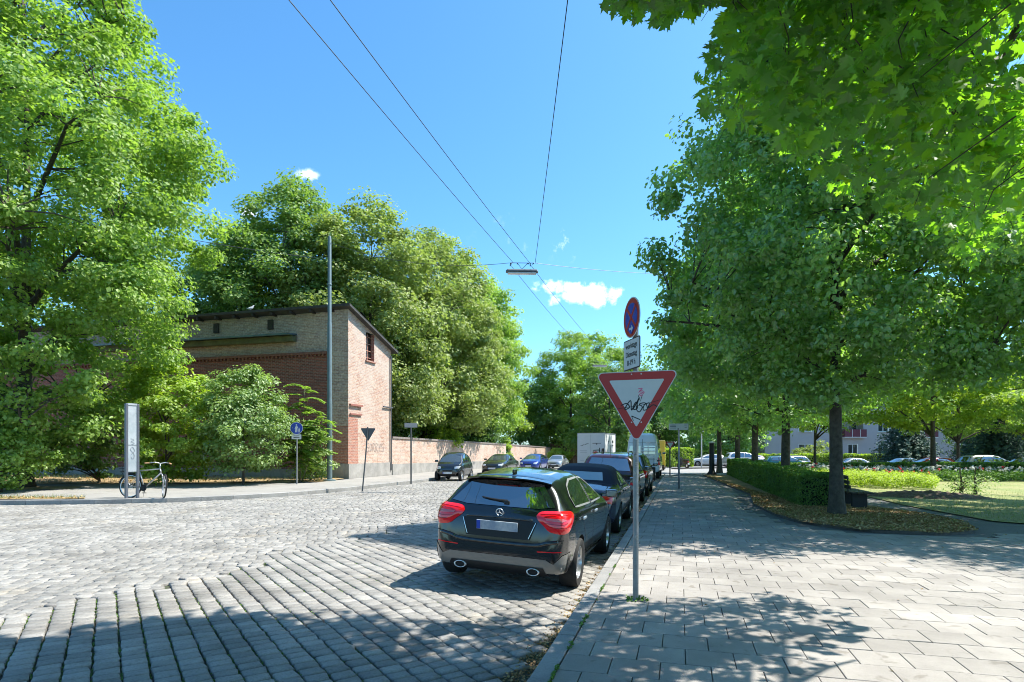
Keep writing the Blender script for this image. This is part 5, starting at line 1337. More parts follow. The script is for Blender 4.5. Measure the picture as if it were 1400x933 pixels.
HL = ['clipped hedge block beside the nearest linden trunk','second clipped hedge block from the nearest linden trunk','third clipped hedge block, below the thin linden trunks','last and longest clipped hedge block toward the crossing road']
for i, (u0, u1, h) in enumerate(segs): hedge('hedge', HL[i], UV(3.75-.012*u0,u0+.3), UV(3.75-.012*u1,u1+.3), .9, h, LM['hedge'], 100+i, (.05,.06,.075,.09)[i], (1500,1100,800,500)[i], 'clipped hedge along the planting bed')
hedge('hedge', 'long low dark hedge across the park in front of the parked cars', (18.6,41.6), (52,43.3), 1.1, 1.02, LM['hedge'], 110, .13, 300)
hedge('hedge', 'bright trimmed hedge strip behind the grey cars at the apartment house', (27,66.5), (44,67.5), 1.0, 1.75, LM['lime'], 111, .2, 130)
hedge('hedge', 'bright rounded hedge block beyond the crossing road', (16.2,65), (19.2,66.5), 2.4, 2.0, LM['lime'], 112, .2, 160)
hedge('hedge', 'thin far hedge strip behind the white car at the crossing', (19.6,73), (30,76), 1.2, 1.9, LM['lime'], 113, .22, 120)
shrub('shrub', 'pale yellow green bush in front of the apartment building window', 36.5, 72, 3.4, 2.2, LM['olive'], 114, 50, 80, .25)
shrub('shrub', 'green bush below the dark board fence behind the silver car', 5.8, 74, 2.2, 1.6, LM['lime'], 115, 45, 80, .24)
shrub('creeper', 'bright leafy creeper hanging over the top of the brick wall', -5.1, 48.5, 3.5, 1.0, LM['lime'], 116, 26, 70, .17, low=1.9, cat='creeper')
shrub('creeper', 'green creeper growing in the gap of the brick wall', -.75, 63.6, 3.0, .8, LM['lime'], 117, 25, 80, .2, cat='creeper')
# rose beds
def plant_bed(name, label, poly, n, h, lm, seed, ls, flowers=None, fl=None, kind='stuff'):
    rg = np.random.default_rng(seed); A = np.array(poly); lo, hi = A.min(0), A.max(0); q = lo+(hi-lo)*rg.random((n*4, 2)); q = q[inside(poly, q[:,0], q[:,1])][:n]
    hh = h*(.75+.5*rg.random(len(q)))
    CC = np.stack([q[:,0], q[:,1], ZT(q[:,0], q[:,1])+hh*.55], 1)
    C, N, t = clump_leaves(CC, h*.42, 60, seed+1, flat=1.1)
    root = empty(name, (*A.mean(0), 0), 0, label, 'flower bed'); root['kind'] = 'stuff'
    o = leaves('foliage', C-np.array([*A.mean(0), 0]), N, ls, lm, 'quad', seed+2, root, t); o['kind'] = 'stuff'
    for k, (m, cnt, s) in enumerate(flowers or []):
        j = rg.integers(0, len(CC), cnt); P = CC[j]+np.stack([rg.normal(size=cnt)*.15, rg.normal(size=cnt)*.15, h*(.45+.35*rg.random(cnt))], 1)
        Cx, Nx, tx = clump_leaves(P, s, 9, seed+5+k, flat=1)
        o = leaves('blossoms', Cx-np.array([*A.mean(0), 0]), Nx, s*1.3, m, 'quad', seed+6+k, root, tx); o['kind'] = 'stuff'
    return root
WHF = leafmat('white petal', (.50,.50,.46), (.75,.75,.72), (.6,.6,.55), .3, .03); RDF = leafmat('red petal', (.55,.02,.03), (.75,.06,.08), (.7,.05,.05), .3, .03)
plant_bed('flower_bed', 'yellow green low bushes with a few red roses in the lawn', [(14.2,25.2),(17.5,25.0),(20.6,29.5),(21.5,33.5),(16.5,33)], 560, .62, leafmat('bed leaf', (.20,.30,.02), (.42,.48,.06), (.5,.7,.04), .4, .03), 120, .075, [(RDF, 14, .06)])
plant_bed('flower_bed', 'long bed of white and red roses below the park hedge', [(17.0,35.0),(21.5,34.5),(34,34.0),(34,37),(18,38.5)], 560, .62, LM['hedge'], 130, .09, [(WHF, 420, .07), (RDF, 26, .09)])
# soil mound with weeds
def mound():
    b = MB(); n = 26; vs, fs = [], []
    for j in range(n):
        for i in range(n):
            x, y = -1+2*i/(n-1), -1+2*j/(n-1); r = math.hypot(x, y); z = .20*max(0, 1-r**2)*(1+.35*math.sin(i*2.1)*math.cos(j*1.7))-.04
            vs.append((x*2.2, y*1.2, z+random.uniform(-.02,.02)))
    for j in range(n-1):
        for i in range(n-1): fs.append((j*n+i, j*n+i+1, (j+1)*n+i+1, (j+1)*n+i))
    b.xf = Matrix.Translation((14.0, 20.6, float(ZT(14,20.6)))) @ Matrix.Rotation(-.2, 4, 'Z'); b.add(vs, fs)
    tag(b.build('soil_mound', mat('dug soil', (.055,.035,.025), 1, col2=(.13,.09,.06), scale=8, bump=1, bscale=12), smooth=True), 'dark dug patch of soil in the lawn in front of the yellow green bushes', 'soil patch', kind='thing')
mound()
for k, (x, y, lb) in enumerate([(16.3,21.9,'small leafy weed plant standing on the dug soil patch'),(17.2,22.4,'taller loose weed plant at the lawn end of the dug soil patch')]):
    shrub('weed_plant', lb, x, y, .75, .38, LM['sprout'], 140+k, 16, 26, .07, low=.12, cat='plant')
# bench
X, Y = 9.35, 16.6
root = empty('park_bench', (X, Y, 0), math.radians(-15.6), 'dark park bench half hidden behind the nearest linden trunk', 'bench'); WD = mat('bench wood', (.05,.045,.035), .6, var=.3)
b = MB()
for sy in (-.7, .7): b = MB(); b.box((0, sy, .20), (.36, .14, .42), bev=.015); b.build('leg', mat('dark concrete', (.03,.03,.028), .8), root)
b = MB()
for k in range(4): b.box((-.18+.14*k, 0, .435), (.12, 1.9, .045), bev=.008)
b.build('seat', WD, root)
b = MB()
for k in range(3): b.box((-.27-.03*k, 0, .58+.13*k), (.035, 1.9, .10), bev=.006)
for sy in (-.7, .7): b.box((-.27, sy, .62), (.03, .05, .42))
b.build('backrest', WD, root)

# ------------------------------------------------------------------ apartment building
def apartments():
    X0, Y0 = 33.5, 80; z0 = float(ZT(45, 80))-.2
    root = empty('apartment_building', (X0, Y0, z0), math.radians(3), 'pale grey apartment block with dark red balconies beyond the park', 'building')
    W = mat('pale cladding', (.44,.41,.41), .8, var=.05, scale=.5)
    BAL = mat('dark red balcony panel', (.16,.035,.05), .6); WF = mat('window frame white', (.68,.68,.66), .4); PN = mat('house window glass', (.03,.04,.045), .08, coat=.8)
    YW = mat('cream recess', (.52,.46,.36), .8)
    # facade with true openings
    cols = [(4.6,6.4,'w'),(10.6,13.6,'b'),(15.5,17,'w'),(20.5,23.5,'b'),(26,27.6,'w'),(30.5,33.5,'b')]
    floors = [(2.0,3.4),(5.0,6.4),(8.0,9.4)]
    # openings (x0,x1,zb,zt,kind)
    op = []
    for f, (zb, zt) in enumerate(floors):
        for x0, x1, k in cols:
            if k == 'w': op.append((x0, x1, zb, zt, 'w'))
            elif f == 0: op.append((x0+.75, x0+2.15, zb-.15, zt, 'w'))
            else: op.append((x0+.1, x1-.1, zb-.7, zt+.7, 'r'))
    xs = sorted({0, 40}|{v for o in op for v in o[:2]}); zs = sorted({0, 12}|{v for o in op for v in o[2:4]})
    b = MB()
    for i in range(len(xs)-1):
        for j in range(len(zs)-1):
            cx, cz = (xs[i]+xs[i+1])/2, (zs[j]+zs[j+1])/2
            if any(o[0] < cx < o[1] and o[2] < cz < o[3] for o in op): continue
            b.add([(xs[i],0,zs[j]),(xs[i+1],0,zs[j]),(xs[i+1],0,zs[j+1]),(xs[i],0,zs[j+1])], [(0,1,2,3)])
    b.add([(0,0,0),(0,0,12),(0,11,12),(0,11,0)], [(0,1,2,3)]); b.add([(40,0,0),(40,11,0),(40,11,12),(40,0,12)], [(0,1,2,3)])
    for z in np.arange(.5, 12, .5): b.box((20, -.006, z), (40, .012, .02)) if not any(o[2] < z < o[3] for o in op) else None
    b.build('wall', W, root)
    b = MB(); b.box((20, 5.5, 12.2), (41.2, 12.4, .35)); b.build('roof', mat('house roof', (.10,.07,.06), .8), root)
    for x0, x1, zb, zt, k in op:
        if k == 'w':
            c = (x0+x1)/2; b = MB()
            for xx in (x0+.05, c, x1-.05): b.box((xx, .06, (zb+zt)/2), (.09, .08, zt-zb))
            for zz in (zb+.05, zt-.05): b.box((c, .062, zz), (x1-x0, .085, .10))
            b.box((c, -.05, zb-.03), (x1-x0+.2, .2, .06)); w = b.build('window', WF, root)
            b = MB(); b.box((c, .12, (zb+zt)/2), (x1-x0, .02, zt-zb)); b.build('pane', PN, w)
        else:
            b = MB(); d = 1.2
            b.add([(x0,0,zb),(x0,0,zt),(x0,d,zt),(x0,d,zb)], [(0,1,2,3)]); b.add([(x1,0,zb),(x1,d,zb),(x1,d,zt),(x1,0,zt)], [(0,1,2,3)]); b.add([(x0,0,zt),(x1,0,zt),(x1,d,zt),(x0,d,zt)], [(0,1,2,3)]); b.add([(x0,0,zb),(x0,d,zb),(x1,d,zb),(x1,0,zb)], [(0,1,2,3)]); b.add([(x0,d,zb),(x0,d,zt),(x1,d,zt),(x1,d,zb)], [(0,1,2,3)])
            o = b.build('balcony_recess', YW, root)
            b = MB(); b.box((x0+.7, d-.03, zb+1.1), (1.0,.05,2.1)); b.box((x0+2.1, d-.03, zb+1.3), (.9,.05,1.3)); b.build('pane', PN, o)
            b = MB(); b.box(((x0+x1)/2, -.55, zb+.52), (x1-x0+.2, .06, 1.0)); b.box((x0-.07, -.28, zb+.52), (.06, .52, 1.0)); b.box((x1+.07, -.28, zb+.52), (.06, .52, 1.0))
            bl = b.build('balcony', BAL, root)
            b = MB(); 
            for q in (.33, .72): b.box((x0+(x1-x0)*q, -.59, zb+.52), (.06, .02, 1.0))
            b.box(((x0+x1)/2, -.28, zb-.03), (x1-x0+.2, .6, .10)); b.build('balcony_rail', WF, bl)
apartments()

# ------------------------------------------------------------------ hanging lamps and wires
WIRE = mat('steel wire', (.07,.08,.09), .5, .5)
def lamp(label, c, ang):
    root = empty('street_lamp', c, ang, label, 'street lamp', 'lamps hung over the street')
    b = MB(); vs, fs = [], []
    prof = [(-.15,0),(-.15,.05),(-.10,.11),(0,.13),(.10,.11),(.15,.05),(.15,0)]
    for k, (x, s) in enumerate(((-.68,.55),(-.62,1),(.62,1),(.68,.55))):
        vs += [(x, p[0]*s, .02+p[1]*s) for p in prof]
    for k in range(3):
        for q in range(7): fs.append((k*7+q, k*7+(q+1) % 7, (k+1)*7+(q+1) % 7, (k+1)*7+q))
    fs += [tuple(range(7)), tuple(range(27, 20, -1))]; b.add(vs, fs); b.build('housing', mat('lamp housing', (.13,.14,.15), .5, .3), root)
    b = MB(); b.box((0,0,-.02), (1.2,.25,.07), bev=.03); b.build('diffuser', mat('lamp diffuser', (.62,.64,.66), .25, coat=.4), root)
    b = MB(); b.tube([(-.5,0,.42),(.5,0,.42)], .014, 6)
    for x in (-.48,-.2,.28,.5): b.tube([(x,0,.42),(x*.9,0,.36)], .022, 6)
    b.tube([(-.2,0,.42),(0,0,.16),(.25,0,.42)], .012, 6); b.tube([(-.48,0,.42),(-.5,0,.28)], .02, 6); b.tube([(.35,0,.42),(.35,0,.28)], .02, 6); b.build('bracket', WIRE, root)
lamp('long lamp hanging from crossing wires high above the street', (.42, 25.5, 9.05), math.radians(2))
lamp('tiny far lamp hanging over the street end', (8.0, 55, 9.2), math.radians(2))
def wire(label, a, c, sag=.15, r=.010):
    a, c = Vector(a), Vector(c); b = MB(); pts = []
    for q in range(25): w = q/24; p = a.lerp(c, w); p.z -= sag*4*w*(1-w); pts.append(p)
    b.tube(pts, r, 5); tag(b.build('wire', WIRE), label, 'cable', 'overhead wires of the street lamps')
Hh = 9.47
wire('span wire from the hanging lamp to the mast by the building', mast_top, (-.1,25.5,Hh), .5)
wire('span wire running from the hanging lamp into the linden row', (.92,25.5,Hh), (9.0,32.4,11.0), .1)
def along(v, u0, u1, label):
    a = UV(v, u0); c = UV(v, u1); wire(label, (*a, Hh+.02), (*c, Hh+.02), .12)
a0 = Vector((-5.4,5.2,9.9)); 
wire('wire running along the street to the lamp, outer one toward the building', (-5.5,5.0,Hh+.2), (.06,25.5,Hh), .1)
wire('wire running along the street to the lamp, second from the building side', (-4.75,5.0,Hh+.2), (.75,25.5,Hh), .1)
wire('single wire dropping to the lamp from high over the viewer', (1.05,4.6,Hh+.7), (.98,25.5,Hh), .1)
wire('wire leaving the lamp toward the far end of the street', (-.05,25.5,Hh-.1), (8.0,55.3,9.6), .35)
wire('second wire leaving the lamp toward the far end of the street', (.8,25.5,Hh-.1), (9.6,56,9.6), .35)
wire('thin wire between the huge tree and the trees behind the roof', (-26,36,15.5), (-13,40,14.3), .2, .02)

# ------------------------------------------------------------------ vehicles
def place(v, u, rev=False):
    x, y = UV(v, u); a = float(ZR(*UV(v-.78, u))); c = float(ZR(*UV(v+.78, u)))
    return (x, y, (a+c)/2+.012), math.atan2(a-c, 1.56)*(-1 if rev else 1)
HD = math.radians(90-15.6); HR = HD+PI
BLACK = M_paint('black paintwork', (.004,.005,.006), .22); NAVY = M_paint('navy paintwork', (.006,.009,.03), .25); DRED = M_paint('dark red paintwork', (.035,.006,.009), .25)
GREY = M_paint('dark grey paintwork', (.03,.034,.035), .25, .4); BLUE = M_paint('blue paintwork', (.01,.03,.22), .25, .2); SILVER = M_paint('silver paintwork', (.38,.39,.40), .28, .6)
WHITE = M_paint('white paintwork', (.62,.63,.65), .3); TEAL = M_paint('teal paintwork', (.01,.09,.10), .25, .2); REDP = M_paint('red paintwork', (.45,.01,.012), .25); GREEN = M_paint('dark green paintwork', (.008,.02,.014), .25)
VANP = M_paint('pale blue white van paint', (.60,.64,.69), .35); MBLK = M_paint('black grey paintwork', (.012,.014,.018), .25)
GR = 'cars parked along the near kerb'; GLF = 'cars parked facing along the brick wall'; GK = 'cars parked beyond the park'
# --- black hatchback
loc, tl = place(-2.13, 7.69); loc = (0.0, 7.98, loc[2])
root, pj, P = car('hatch', BLACK, loc, math.radians(90-16.6), 'glossy black hatchback with red tail lamps parked beside the yield sign', 'car', GR, front=False, tilt=tl+.012, detail=2, trim='chrome')
RF = pj.frame('rear')
def diag(sd, ang=38):
    a = math.radians(ang); D = Vector((math.cos(a), -sd*math.sin(a), 0)); A = Vector((math.sin(a), sd*math.cos(a), 0))
    return (Vector((-.60, sd*.70, 0))-D*3, A, Vector((0,0,1)), D)
for sd in (-1, 1):
    fr = diag(sd)
    DZ = .035
    pl = smooth2([(-.23,.905),(-.17,.955),(0,.968),(.17,.965),(.235,.93),(.225,.87),(.15,.78),(.08,.735),(-.02,.725),(-.12,.745),(-.17,.80),(-.22,.86),(-.23,.905)], 3)[:-1]
    pl = [(a_*1.06, .85+(z_-.85)*1.06+DZ) for a_, z_ in pl]
    g = MB(); pj.patch(g, fr, pl, .006, .035, .016); tlo = g.build('tail_light', RED, root, smooth=True)
    g = MB(); pj.patch(g, fr, [(-.16,.885+DZ),(.0,.893+DZ),(.06,.87+DZ),(.0,.855+DZ),(-.15,.862+DZ)], .026, .04); g.build('lamp_strip', mat('lamp strip pink', (.55,.12,.12), .15, coat=1), tlo)
    g = MB(); pj.rib(g, fr, [(a_, z_+DZ) for a_, z_ in smooth2([(-.20,.92),(0,.935),(.15,.92),(.13,.84),(.05,.79),(-.1,.79)], 4)], .007, .027); pj.rib(g, fr, [(a_, z_+DZ) for a_, z_ in smooth2([(-.17,.83),(0,.825),(.08,.85)], 4)], .006, .027); g.build('lamp_rib', mat('lamp dark rib', (.25,.0,.005), .2), tlo)
    # bumper side slots
    g = MB(); pj.patch(g, fr, [(.02,.50),(.20,.535),(.17,.27),(-.02,.27),(-.08,.40)], .007, .05); g.build('bumper_trim', SILV, root, smooth=True)
    g = MB(); pj.patch(g, fr, [(.135,.50),(.165,.51),(.15,.32),(.09,.285),(.11,.34)], .016, .04); g.build('air_slot', BLK, root)
# plate, painted recess shade, emblem, wiper, spoiler
g = MB(); pj.patch(g, RF, [(-.47,.865),(-.40,.655),(.40,.655),(.47,.865),(.3,.875),(-.3,.875)], .010, .05); g.build('plate_recess_shade', mat('recess shade black', (.004,.004,.005), .55), root, smooth=True)  # flat matte black patch, painted as the shade of a plate recess
g = MB(); pj.rib(g, RF, [(-.46,.86),(-.385,.67)], .007, .013); pj.rib(g, RF, [(.46,.86),(.385,.67)], .007, .013); g.build('recess_trim', CHR, root)
c = pj.pt(RF, .01, .79, .02)
g = MB(); g.box(c, (.016, .52, .112), bev=.004, M=Matrix.Rotation(math.radians(-8), 4, 'Y')); g.m = 1; g.box((c.x-.005, .01+.234, c.z), (.016, .045, .104), M=Matrix.Rotation(math.radians(-8), 4, 'Y'))
np_ = g.build('number_plate', [mat('blurred plate', (.25,.30,.38), .4, col2=(.62,.62,.60), scale=5), PLB], root)
c = pj.pt(RF, 0, .945, .016)
g = MB(); R_ = .045
MM = Matrix.Translation(c) @ Matrix.Rotation(math.radians(-14), 4, 'Y')
g.xf = MM; ring = [(R_+.005*math.cos(t), .005*math.sin(t)) for t in np.linspace(0, 2*PI, 9)[:-1]]
g.lathe([(r, z) for r, z in ring], (0,0,0), 'X', 28, close=True)
for k in range(3):
    a = PI/2+2*PI*k/3; e = (0, math.cos(a)*R_, math.sin(a)*R_); q = Vector((0, -math.sin(a), math.cos(a)))*.0085
    g.add([q, -q, Vector(e)+Vector((-.004,0,0)), Vector((-.012,0,0))], [(0,2,3), (1,3,2), (0,3,1)])
g.build('emblem', CHR, root, auto=30)
g = MB(); g.tube([pj.pt(RF, y, z, .004) for y, z in smooth2([(-.74,.66),(-.6,.635),(-.45,.60),(0,.592),(.45,.60),(.6,.635),(.74,.66)], 5)], .024, 10); g.build('bumper_lip', BLACK, root, smooth=True)
g = MB(); g.tube([pj.pt(RF, y, z, .006) for y, z in smooth2([(-.42,.885),(0,.893),(.42,.885)], 6)], .014, 8); g.build('boot_handle', BLACK, root, smooth=True)
g = MB(); pts = [pj.pt(RF, y, z, .018) for y, z in ((-.07,1.075),(.05,1.082),(.16,1.09),(.27,1.105))]; g.tube(pts, [.018,.012,.009,.006], 6); q = pj.pt(RF, -.06, 1.06, .012); g.box(q, (.03,.07,.045), bev=.012); g.build('rear_wiper', BLK, root)
g = MB(); vs, fs = [], []; ys = np.linspace(-.56, .56, 13)
for y in ys:
    k = 1-.18*(abs(y)/.56)**2.5; z = 1.372-.05*(abs(y)/.56)**3
    vs += [(-.515*k+.03*(1-k), y, z-.022), (-.515*k, y, z-.006), (-.30, y*.97, z+.012), (-.25, y*.97, z-.035)]
for i in range(12):
    for q in range(4): fs.append((4*i+q, 4*i+(q+1) % 4, 4*i+4+(q+1) % 4, 4*i+4+q))
fs += [(0,1,2,3), (51,50,49,48)]
g.add(vs, fs); sp = g.build('spoiler', BLACK, root, auto=40)
g = MB(); g.box((-.497,0,1.352), (.012,.30,.012)); g.build('brake_light', RED, sp)
# bumper: grey lower trim, diffuser, seams, pipes
g = MB(); pj.patch(g, RF, [(-.60,.445),(.60,.445),(.78,.36),(.86,.28),(-.86,.28),(-.78,.36)], .008, .06); g.build('bumper_trim', SILV, root, smooth=True)
g = MB(); pj.patch(g, RF, [(-.58,.345),(.58,.345),(.64,.225),(-.64,.225)], .014, .06); 
g.build('diffuser', BLK, root, smooth=True)
g = MB(); pj.rib(g, RF, smooth2([(-.80,.68),(-.66,.66),(-.5,.60),(-.3,.585),(.3,.585),(.5,.60),(.66,.66),(.80,.68)], 4), .010, .005); pj.rib(g, RF, [(-.62,1.0),(-.60,.88)], .008, .005); pj.rib(g, RF, [(.62,1.0),(.60,.88)], .008, .005); g.build('panel_seam', SHUT, root)
g = MB(); pj.rib(g, RF, [(-.78,.545),(-.5,.53)], .012, .007); pj.rib(g, RF, [(.78,.545),(.5,.53)], .012, .007); g.build('reflector', RED, root)
for sy in (-.46, .46):
    g = MB(); g.xf = Matrix.Translation((-.735, sy, .285)) @ Matrix.Scale(1.0, 4) @ Matrix.Diagonal((1, 1.75, 1, 1))
    g.lathe([(.036,.12),(.036,-.015),(.040,-.022),(.045,-.012),(.045,.05)], (0,0,0), 'X', 20); ex = g.build('exhaust_pipe', CHR, root, smooth=True)
    g = MB(); g.xf = Matrix.Translation((-.735, sy, .285)) @ Matrix.Diagonal((1, 1.75, 1, 1)); g.lathe([(.001,.0),(.037,.0)], (0,0,0), 'X', 20); g.build('pipe_inside', SHUT, ex)
# cabin shapes seen through: side crease lines
for sd in (-1, 1):
    g = MB(); pj.rib(g, pj.frame('side', sd), smooth2([(-.35,.90),(.5,.86),(1.4,.80),(2.2,.76)], 3), .010, .006); pj.rib(g, pj.frame('side', sd), [(.5,.33),(2.2,.30)], .03, .010); g.build('side_crease', BLACK, root)
g = MB(); g.box((-.15,0,1.43), (.14,.03,.05), bev=.014); g.build('antenna', BLACK, root)
# --- the rest of the row
loc, tl = place(-2.1, 12.95); car('cabrio', NAVY, loc, HD, 'dark blue convertible with a closed cloth roof, parked second from the yield sign', 'car', GR, front=False, tilt=tl)
loc, tl = place(-2.08, 18.3); r_, pj2, P2 = car('suv', DRED, loc, HD, 'dark red high estate with roof rails, parked third in the kerb row', 'car', GR, front=False, tilt=tl)
for sd in (-.52, .52):
    g = MB(); g.tube([(-.2,sd,1.60),(-.1,sd,1.68),(1.2,sd,1.69),(1.35,sd,1.62)], .016, 6); g.build('roof_rail', BLK, r_)
g = MB(); g.tube([(.0,.28,1.62),(.05,.28,1.72),(.25,.28,1.75),(.45,.28,1.64)], .02, 6); g.tube([(-.2,0,1.60),(-.35,0,1.85)], .006, 5); g.build('antenna', BLK, r_)
loc, tl = place(-2.05, 23.6); car('suv', GREEN, loc, HD, 'small dark green car with red lamps, parked fourth in the kerb row', 'car', GR, front=False, tilt=tl)
loc, tl = place(-2.12, 36.6); r_, pj2, P2 = car('van', VANP, loc, HD, 'high roofed pale blue white van with a ladder rack, seen from behind', 'van', None, front=False, tilt=0)
RFv = pj2.frame('rear')
for sd in (-1, 1):
    g = MB(); pj2.patch(g, RFv, [(sd*.08,1.38),(sd*.10,1.92),(sd*.72,1.92),(sd*.78,1.38)], .01, .1); g.build('rear_window', GLASS, r_, smooth=True)
g = MB()
for z in (1.42,1.62,1.82,1.25): g.tube([(-1.12,-.75,z),(-1.12,.1,z)], .028, 6)
for y in (-.74,-.32,.08): g.tube([(-1.12,y,.9),(-1.10,y,2.02)], .02, 6)
g.tube([(-1.12,-.32,2.0),(-1.12,-.2,2.12),(-1.12,-.45,2.12),(-1.12,-.32,2.0)], .02, 6); g.build('rear_rack', mat('white rack', (.7,.7,.7), .4), r_)
g = MB(); pj2.rib(g, RFv, [(0,.55),(0,2.3)], .02, .006); pj2.rib(g, RFv, [(-.8,1.15),(.8,1.15)], .02, .006); pj2.rib(g, RFv, [(-.76,2.12),(.76,2.12)], .012, .006); g.build('door_seam', SHUT, r_)
# yellow van farther on
x, y = UV(-2.3, 52); r_ = empty('box_van', (x, y, float(ZR(x, y))), HD, 'yellow delivery van body showing past the pale van', 'van')
YEL = M_paint('yellow paintwork', (.62,.40,.02), .4); b = MB(); b.box((2.0,0,1.45), (3.6,2.1,2.2), bev=.05); b.build('cargo_box', YEL, r_)
b = MB(); b.box((4.6,0,1.1), (1.6,1.9,1.5), bev=.25); b.build('cab', YEL, r_); b = MB(); b.box((1.9,0,.42), (4.0,1.2,.16)); b.box((.12,0,.42), (.1,2.0,.12)); b.build('chassis', BLK, r_)
b = MB(); b.box((.19,0,1.45), (.012,.02,2.0)); b.build('door_seam', SHUT, r_)
for ax in (.9, 4.4):
    for sd in (-1, 1): b = MB(); b.lathe([(.001,-.1),(.22,-.1),(.36,-.08),(.37,.08),(.22,.1),(.001,.1)], (ax, sd*.9, .37), 'Y', 20); b.build('wheel', TYR, r_, auto=40)
# white box trailer
x, y = 5.55, 42.4; z = float(ZR(x, y)); TH = math.radians(90-24)
r_ = empty('box_trailer', (x, y, z), TH, 'white box trailer with a red oval mark standing in the road', 'trailer')
b = MB(); b.box((1.5,0,1.72), (3.0,1.95,2.25), bev=.02); b.build('cargo_box', mat('trailer panel', (.66,.66,.67), .45, var=.03, scale=2), r_)
b = MB()
for sy in (-.975,.975):
    b.box((.0,sy,1.72), (.05,.05,2.27)); b.box((3.0,sy,1.72), (.05,.05,2.27)); b.box((1.5,sy,2.85), (3.0,.05,.05)); b.box((1.5,sy,.6), (3.0,.05,.05))
b.box((.0,0,2.85), (.05,1.95,.05)); b.box((0,0,.6), (.05,1.95,.05)); b.box((-.012,.02,1.7), (.012,.02,2.1)); b.build('frame_rail', mat('aluminium rail', (.45,.46,.48), .4, .7), r_)
b = MB(); TM = Matrix(((0,0,-1,-.004),(-1,0,0,0),(0,1,0,0),(0,0,0,1)))
b.m = 0; b.prism([(x_*1.25, y_) for x_, y_ in disc(.14, 20, .28, 1.45)], .006, TM)
b.m = 1; b.box((-.006,-.42,2.15), (.012,.62,.035)); b.box((-.006,-.42,2.10), (.012,.05,.12)); b.box((-.006,-.62,1.72), (.012,.05,.22))
for k in range(6): b.box((-.006, .72-.1*k, 1.98+.03*k), (.012,.06,.05))
b.m = 2
for k in range(2): b.box((-.006, .55, 1.62-.1*k), (.012,.5,.025))
b.box((-.006,.65,.95), (.012,.25,.02)); b.box((-.006,-.05,.78), (.012,.07,.07))
b.m = 1; b.box((1.1,-.982,2.3), (.25,.014,.06)); b.box((1.1,-.982,2.22), (.04,.014,.2)); b.box((2.2,-.982,2.28), (.35,.014,.16)); b.box((2.2,-.982,2.0), (.3,.014,.05)); b.m = 0; b.box((.35,-.982,1.45), (.12,.014,.28))
b.build('lettering', [mat('mark red', (.55,.02,.03), .5), BLKP, mat('mark grey', (.3,.3,.32), .6)], r_)
b = MB(); b.box((1.5,0,.48), (3.0,1.4,.12)); b.tube([(3,0,.5),(4.4,0,.5)], .05, 8); b.build('chassis', BLK, r_)
for sd in (-1, 1): b = MB(); b.lathe([(.001,-.09),(.18,-.09),(.30,-.07),(.31,.07),(.18,.09),(.001,.09)], (1.5, sd*.88, .32), 'Y', 20); b.build('wheel', TYR, r_, auto=40)
# facing cars along the wall
def facing(kind, paint, u_front, v, label, dyaw=0, **kw):
    P = KIND[kind]; x1 = P['top'][-1][0]; u = u_front+x1
    x, y = UV(v, u); return car(kind, paint, (x, y, float(ZR(x, y))+.012), HR+dyaw, label, 'car', GLF, rear=False, **kw)
r_, pjm, Pm = facing('micro', MBLK, 30.6, -12.3, 'tiny two seat black and blue car parked foremost along the brick wall', dyaw=math.radians(3))
for sd in (-1, 1):
    g = MB(); pjm.rib(g, pjm.frame('side', sd), smooth2([(1.62,.98),(1.2,1.42),(.5,1.515),(.05,1.38),(-.2,1.0),(-.12,.5)], 3), .085, .006); pjm.rib(g, pjm.frame('side', sd), smooth2([(.0,.62),(.4,.30),(1.35,.30),(1.55,.60),(1.6,.95)], 3), .07, .006); g.build('safety_cell', M_paint('blue grey paintwork', (.07,.11,.22), .3, .4), r_)
facing('sedan', GREY, 38.6, -12.2, 'dark grey saloon parked second along the brick wall')
facing('hatch', BLUE, 48.6, -12.2, 'blue compact car parked third along the brick wall')
facing('sedan', SILVER, 58.5, -12.1, 'silver grey saloon parked farthest, before the dark board fence')
# beyond the park
def side_car(kind, paint, xr, y, label, left=True, **kw):
    z = float(ZT(xr, y))-.05; return car(kind, paint, (xr, y, z), PI if left else 0.0, label, 'car', GK, **kw)
side_car('hatch', WHITE, 24.6, 72, 'white car crossing behind the dark pillar and the last lindens')
side_car('suv', WHITE, 23.2, 63.5, 'pale high estate car seen between linden trunks', left=False)
side_car('estate', M_paint('pink white paintwork', (.55,.40,.50), .3), 26.6, 66.0, 'pinkish white car next to the pale estate between linden trunks', left=True)
side_car('estate', TEAL, 26.3, 60.5, 'teal car standing behind the clipped hedge blocks', left=False)
side_car('suv', SILVER, 30.3, 63.5, 'silver van like car behind the slim young park tree')
side_car('sedan', SILVER, 34.6, 59.5, 'silver saloon left of the thick linden trunk, behind the long hedge')
side_car('sedan', WHITE, 35.4, 53.0, 'low white car between the thick linden trunk and the red car')
side_car('hatch', REDP, 36.8, 51.5, 'red car behind the long hedge beside the park tree trunk', left=True)
side_car('suv', SILVER, 34.9, 45.8, 'large silver estate car behind the long hedge below the spruce', left=False)
side_car('sedan', GREY, 41.6, 49.8, 'last grey car at the picture edge behind the long hedge', left=False)
x, y = 19.0, 78; car('suv', MBLK, (x, y, float(ZT(x, y))-.02), PI, 'dark car parked behind the rounded far hedge block', 'car')
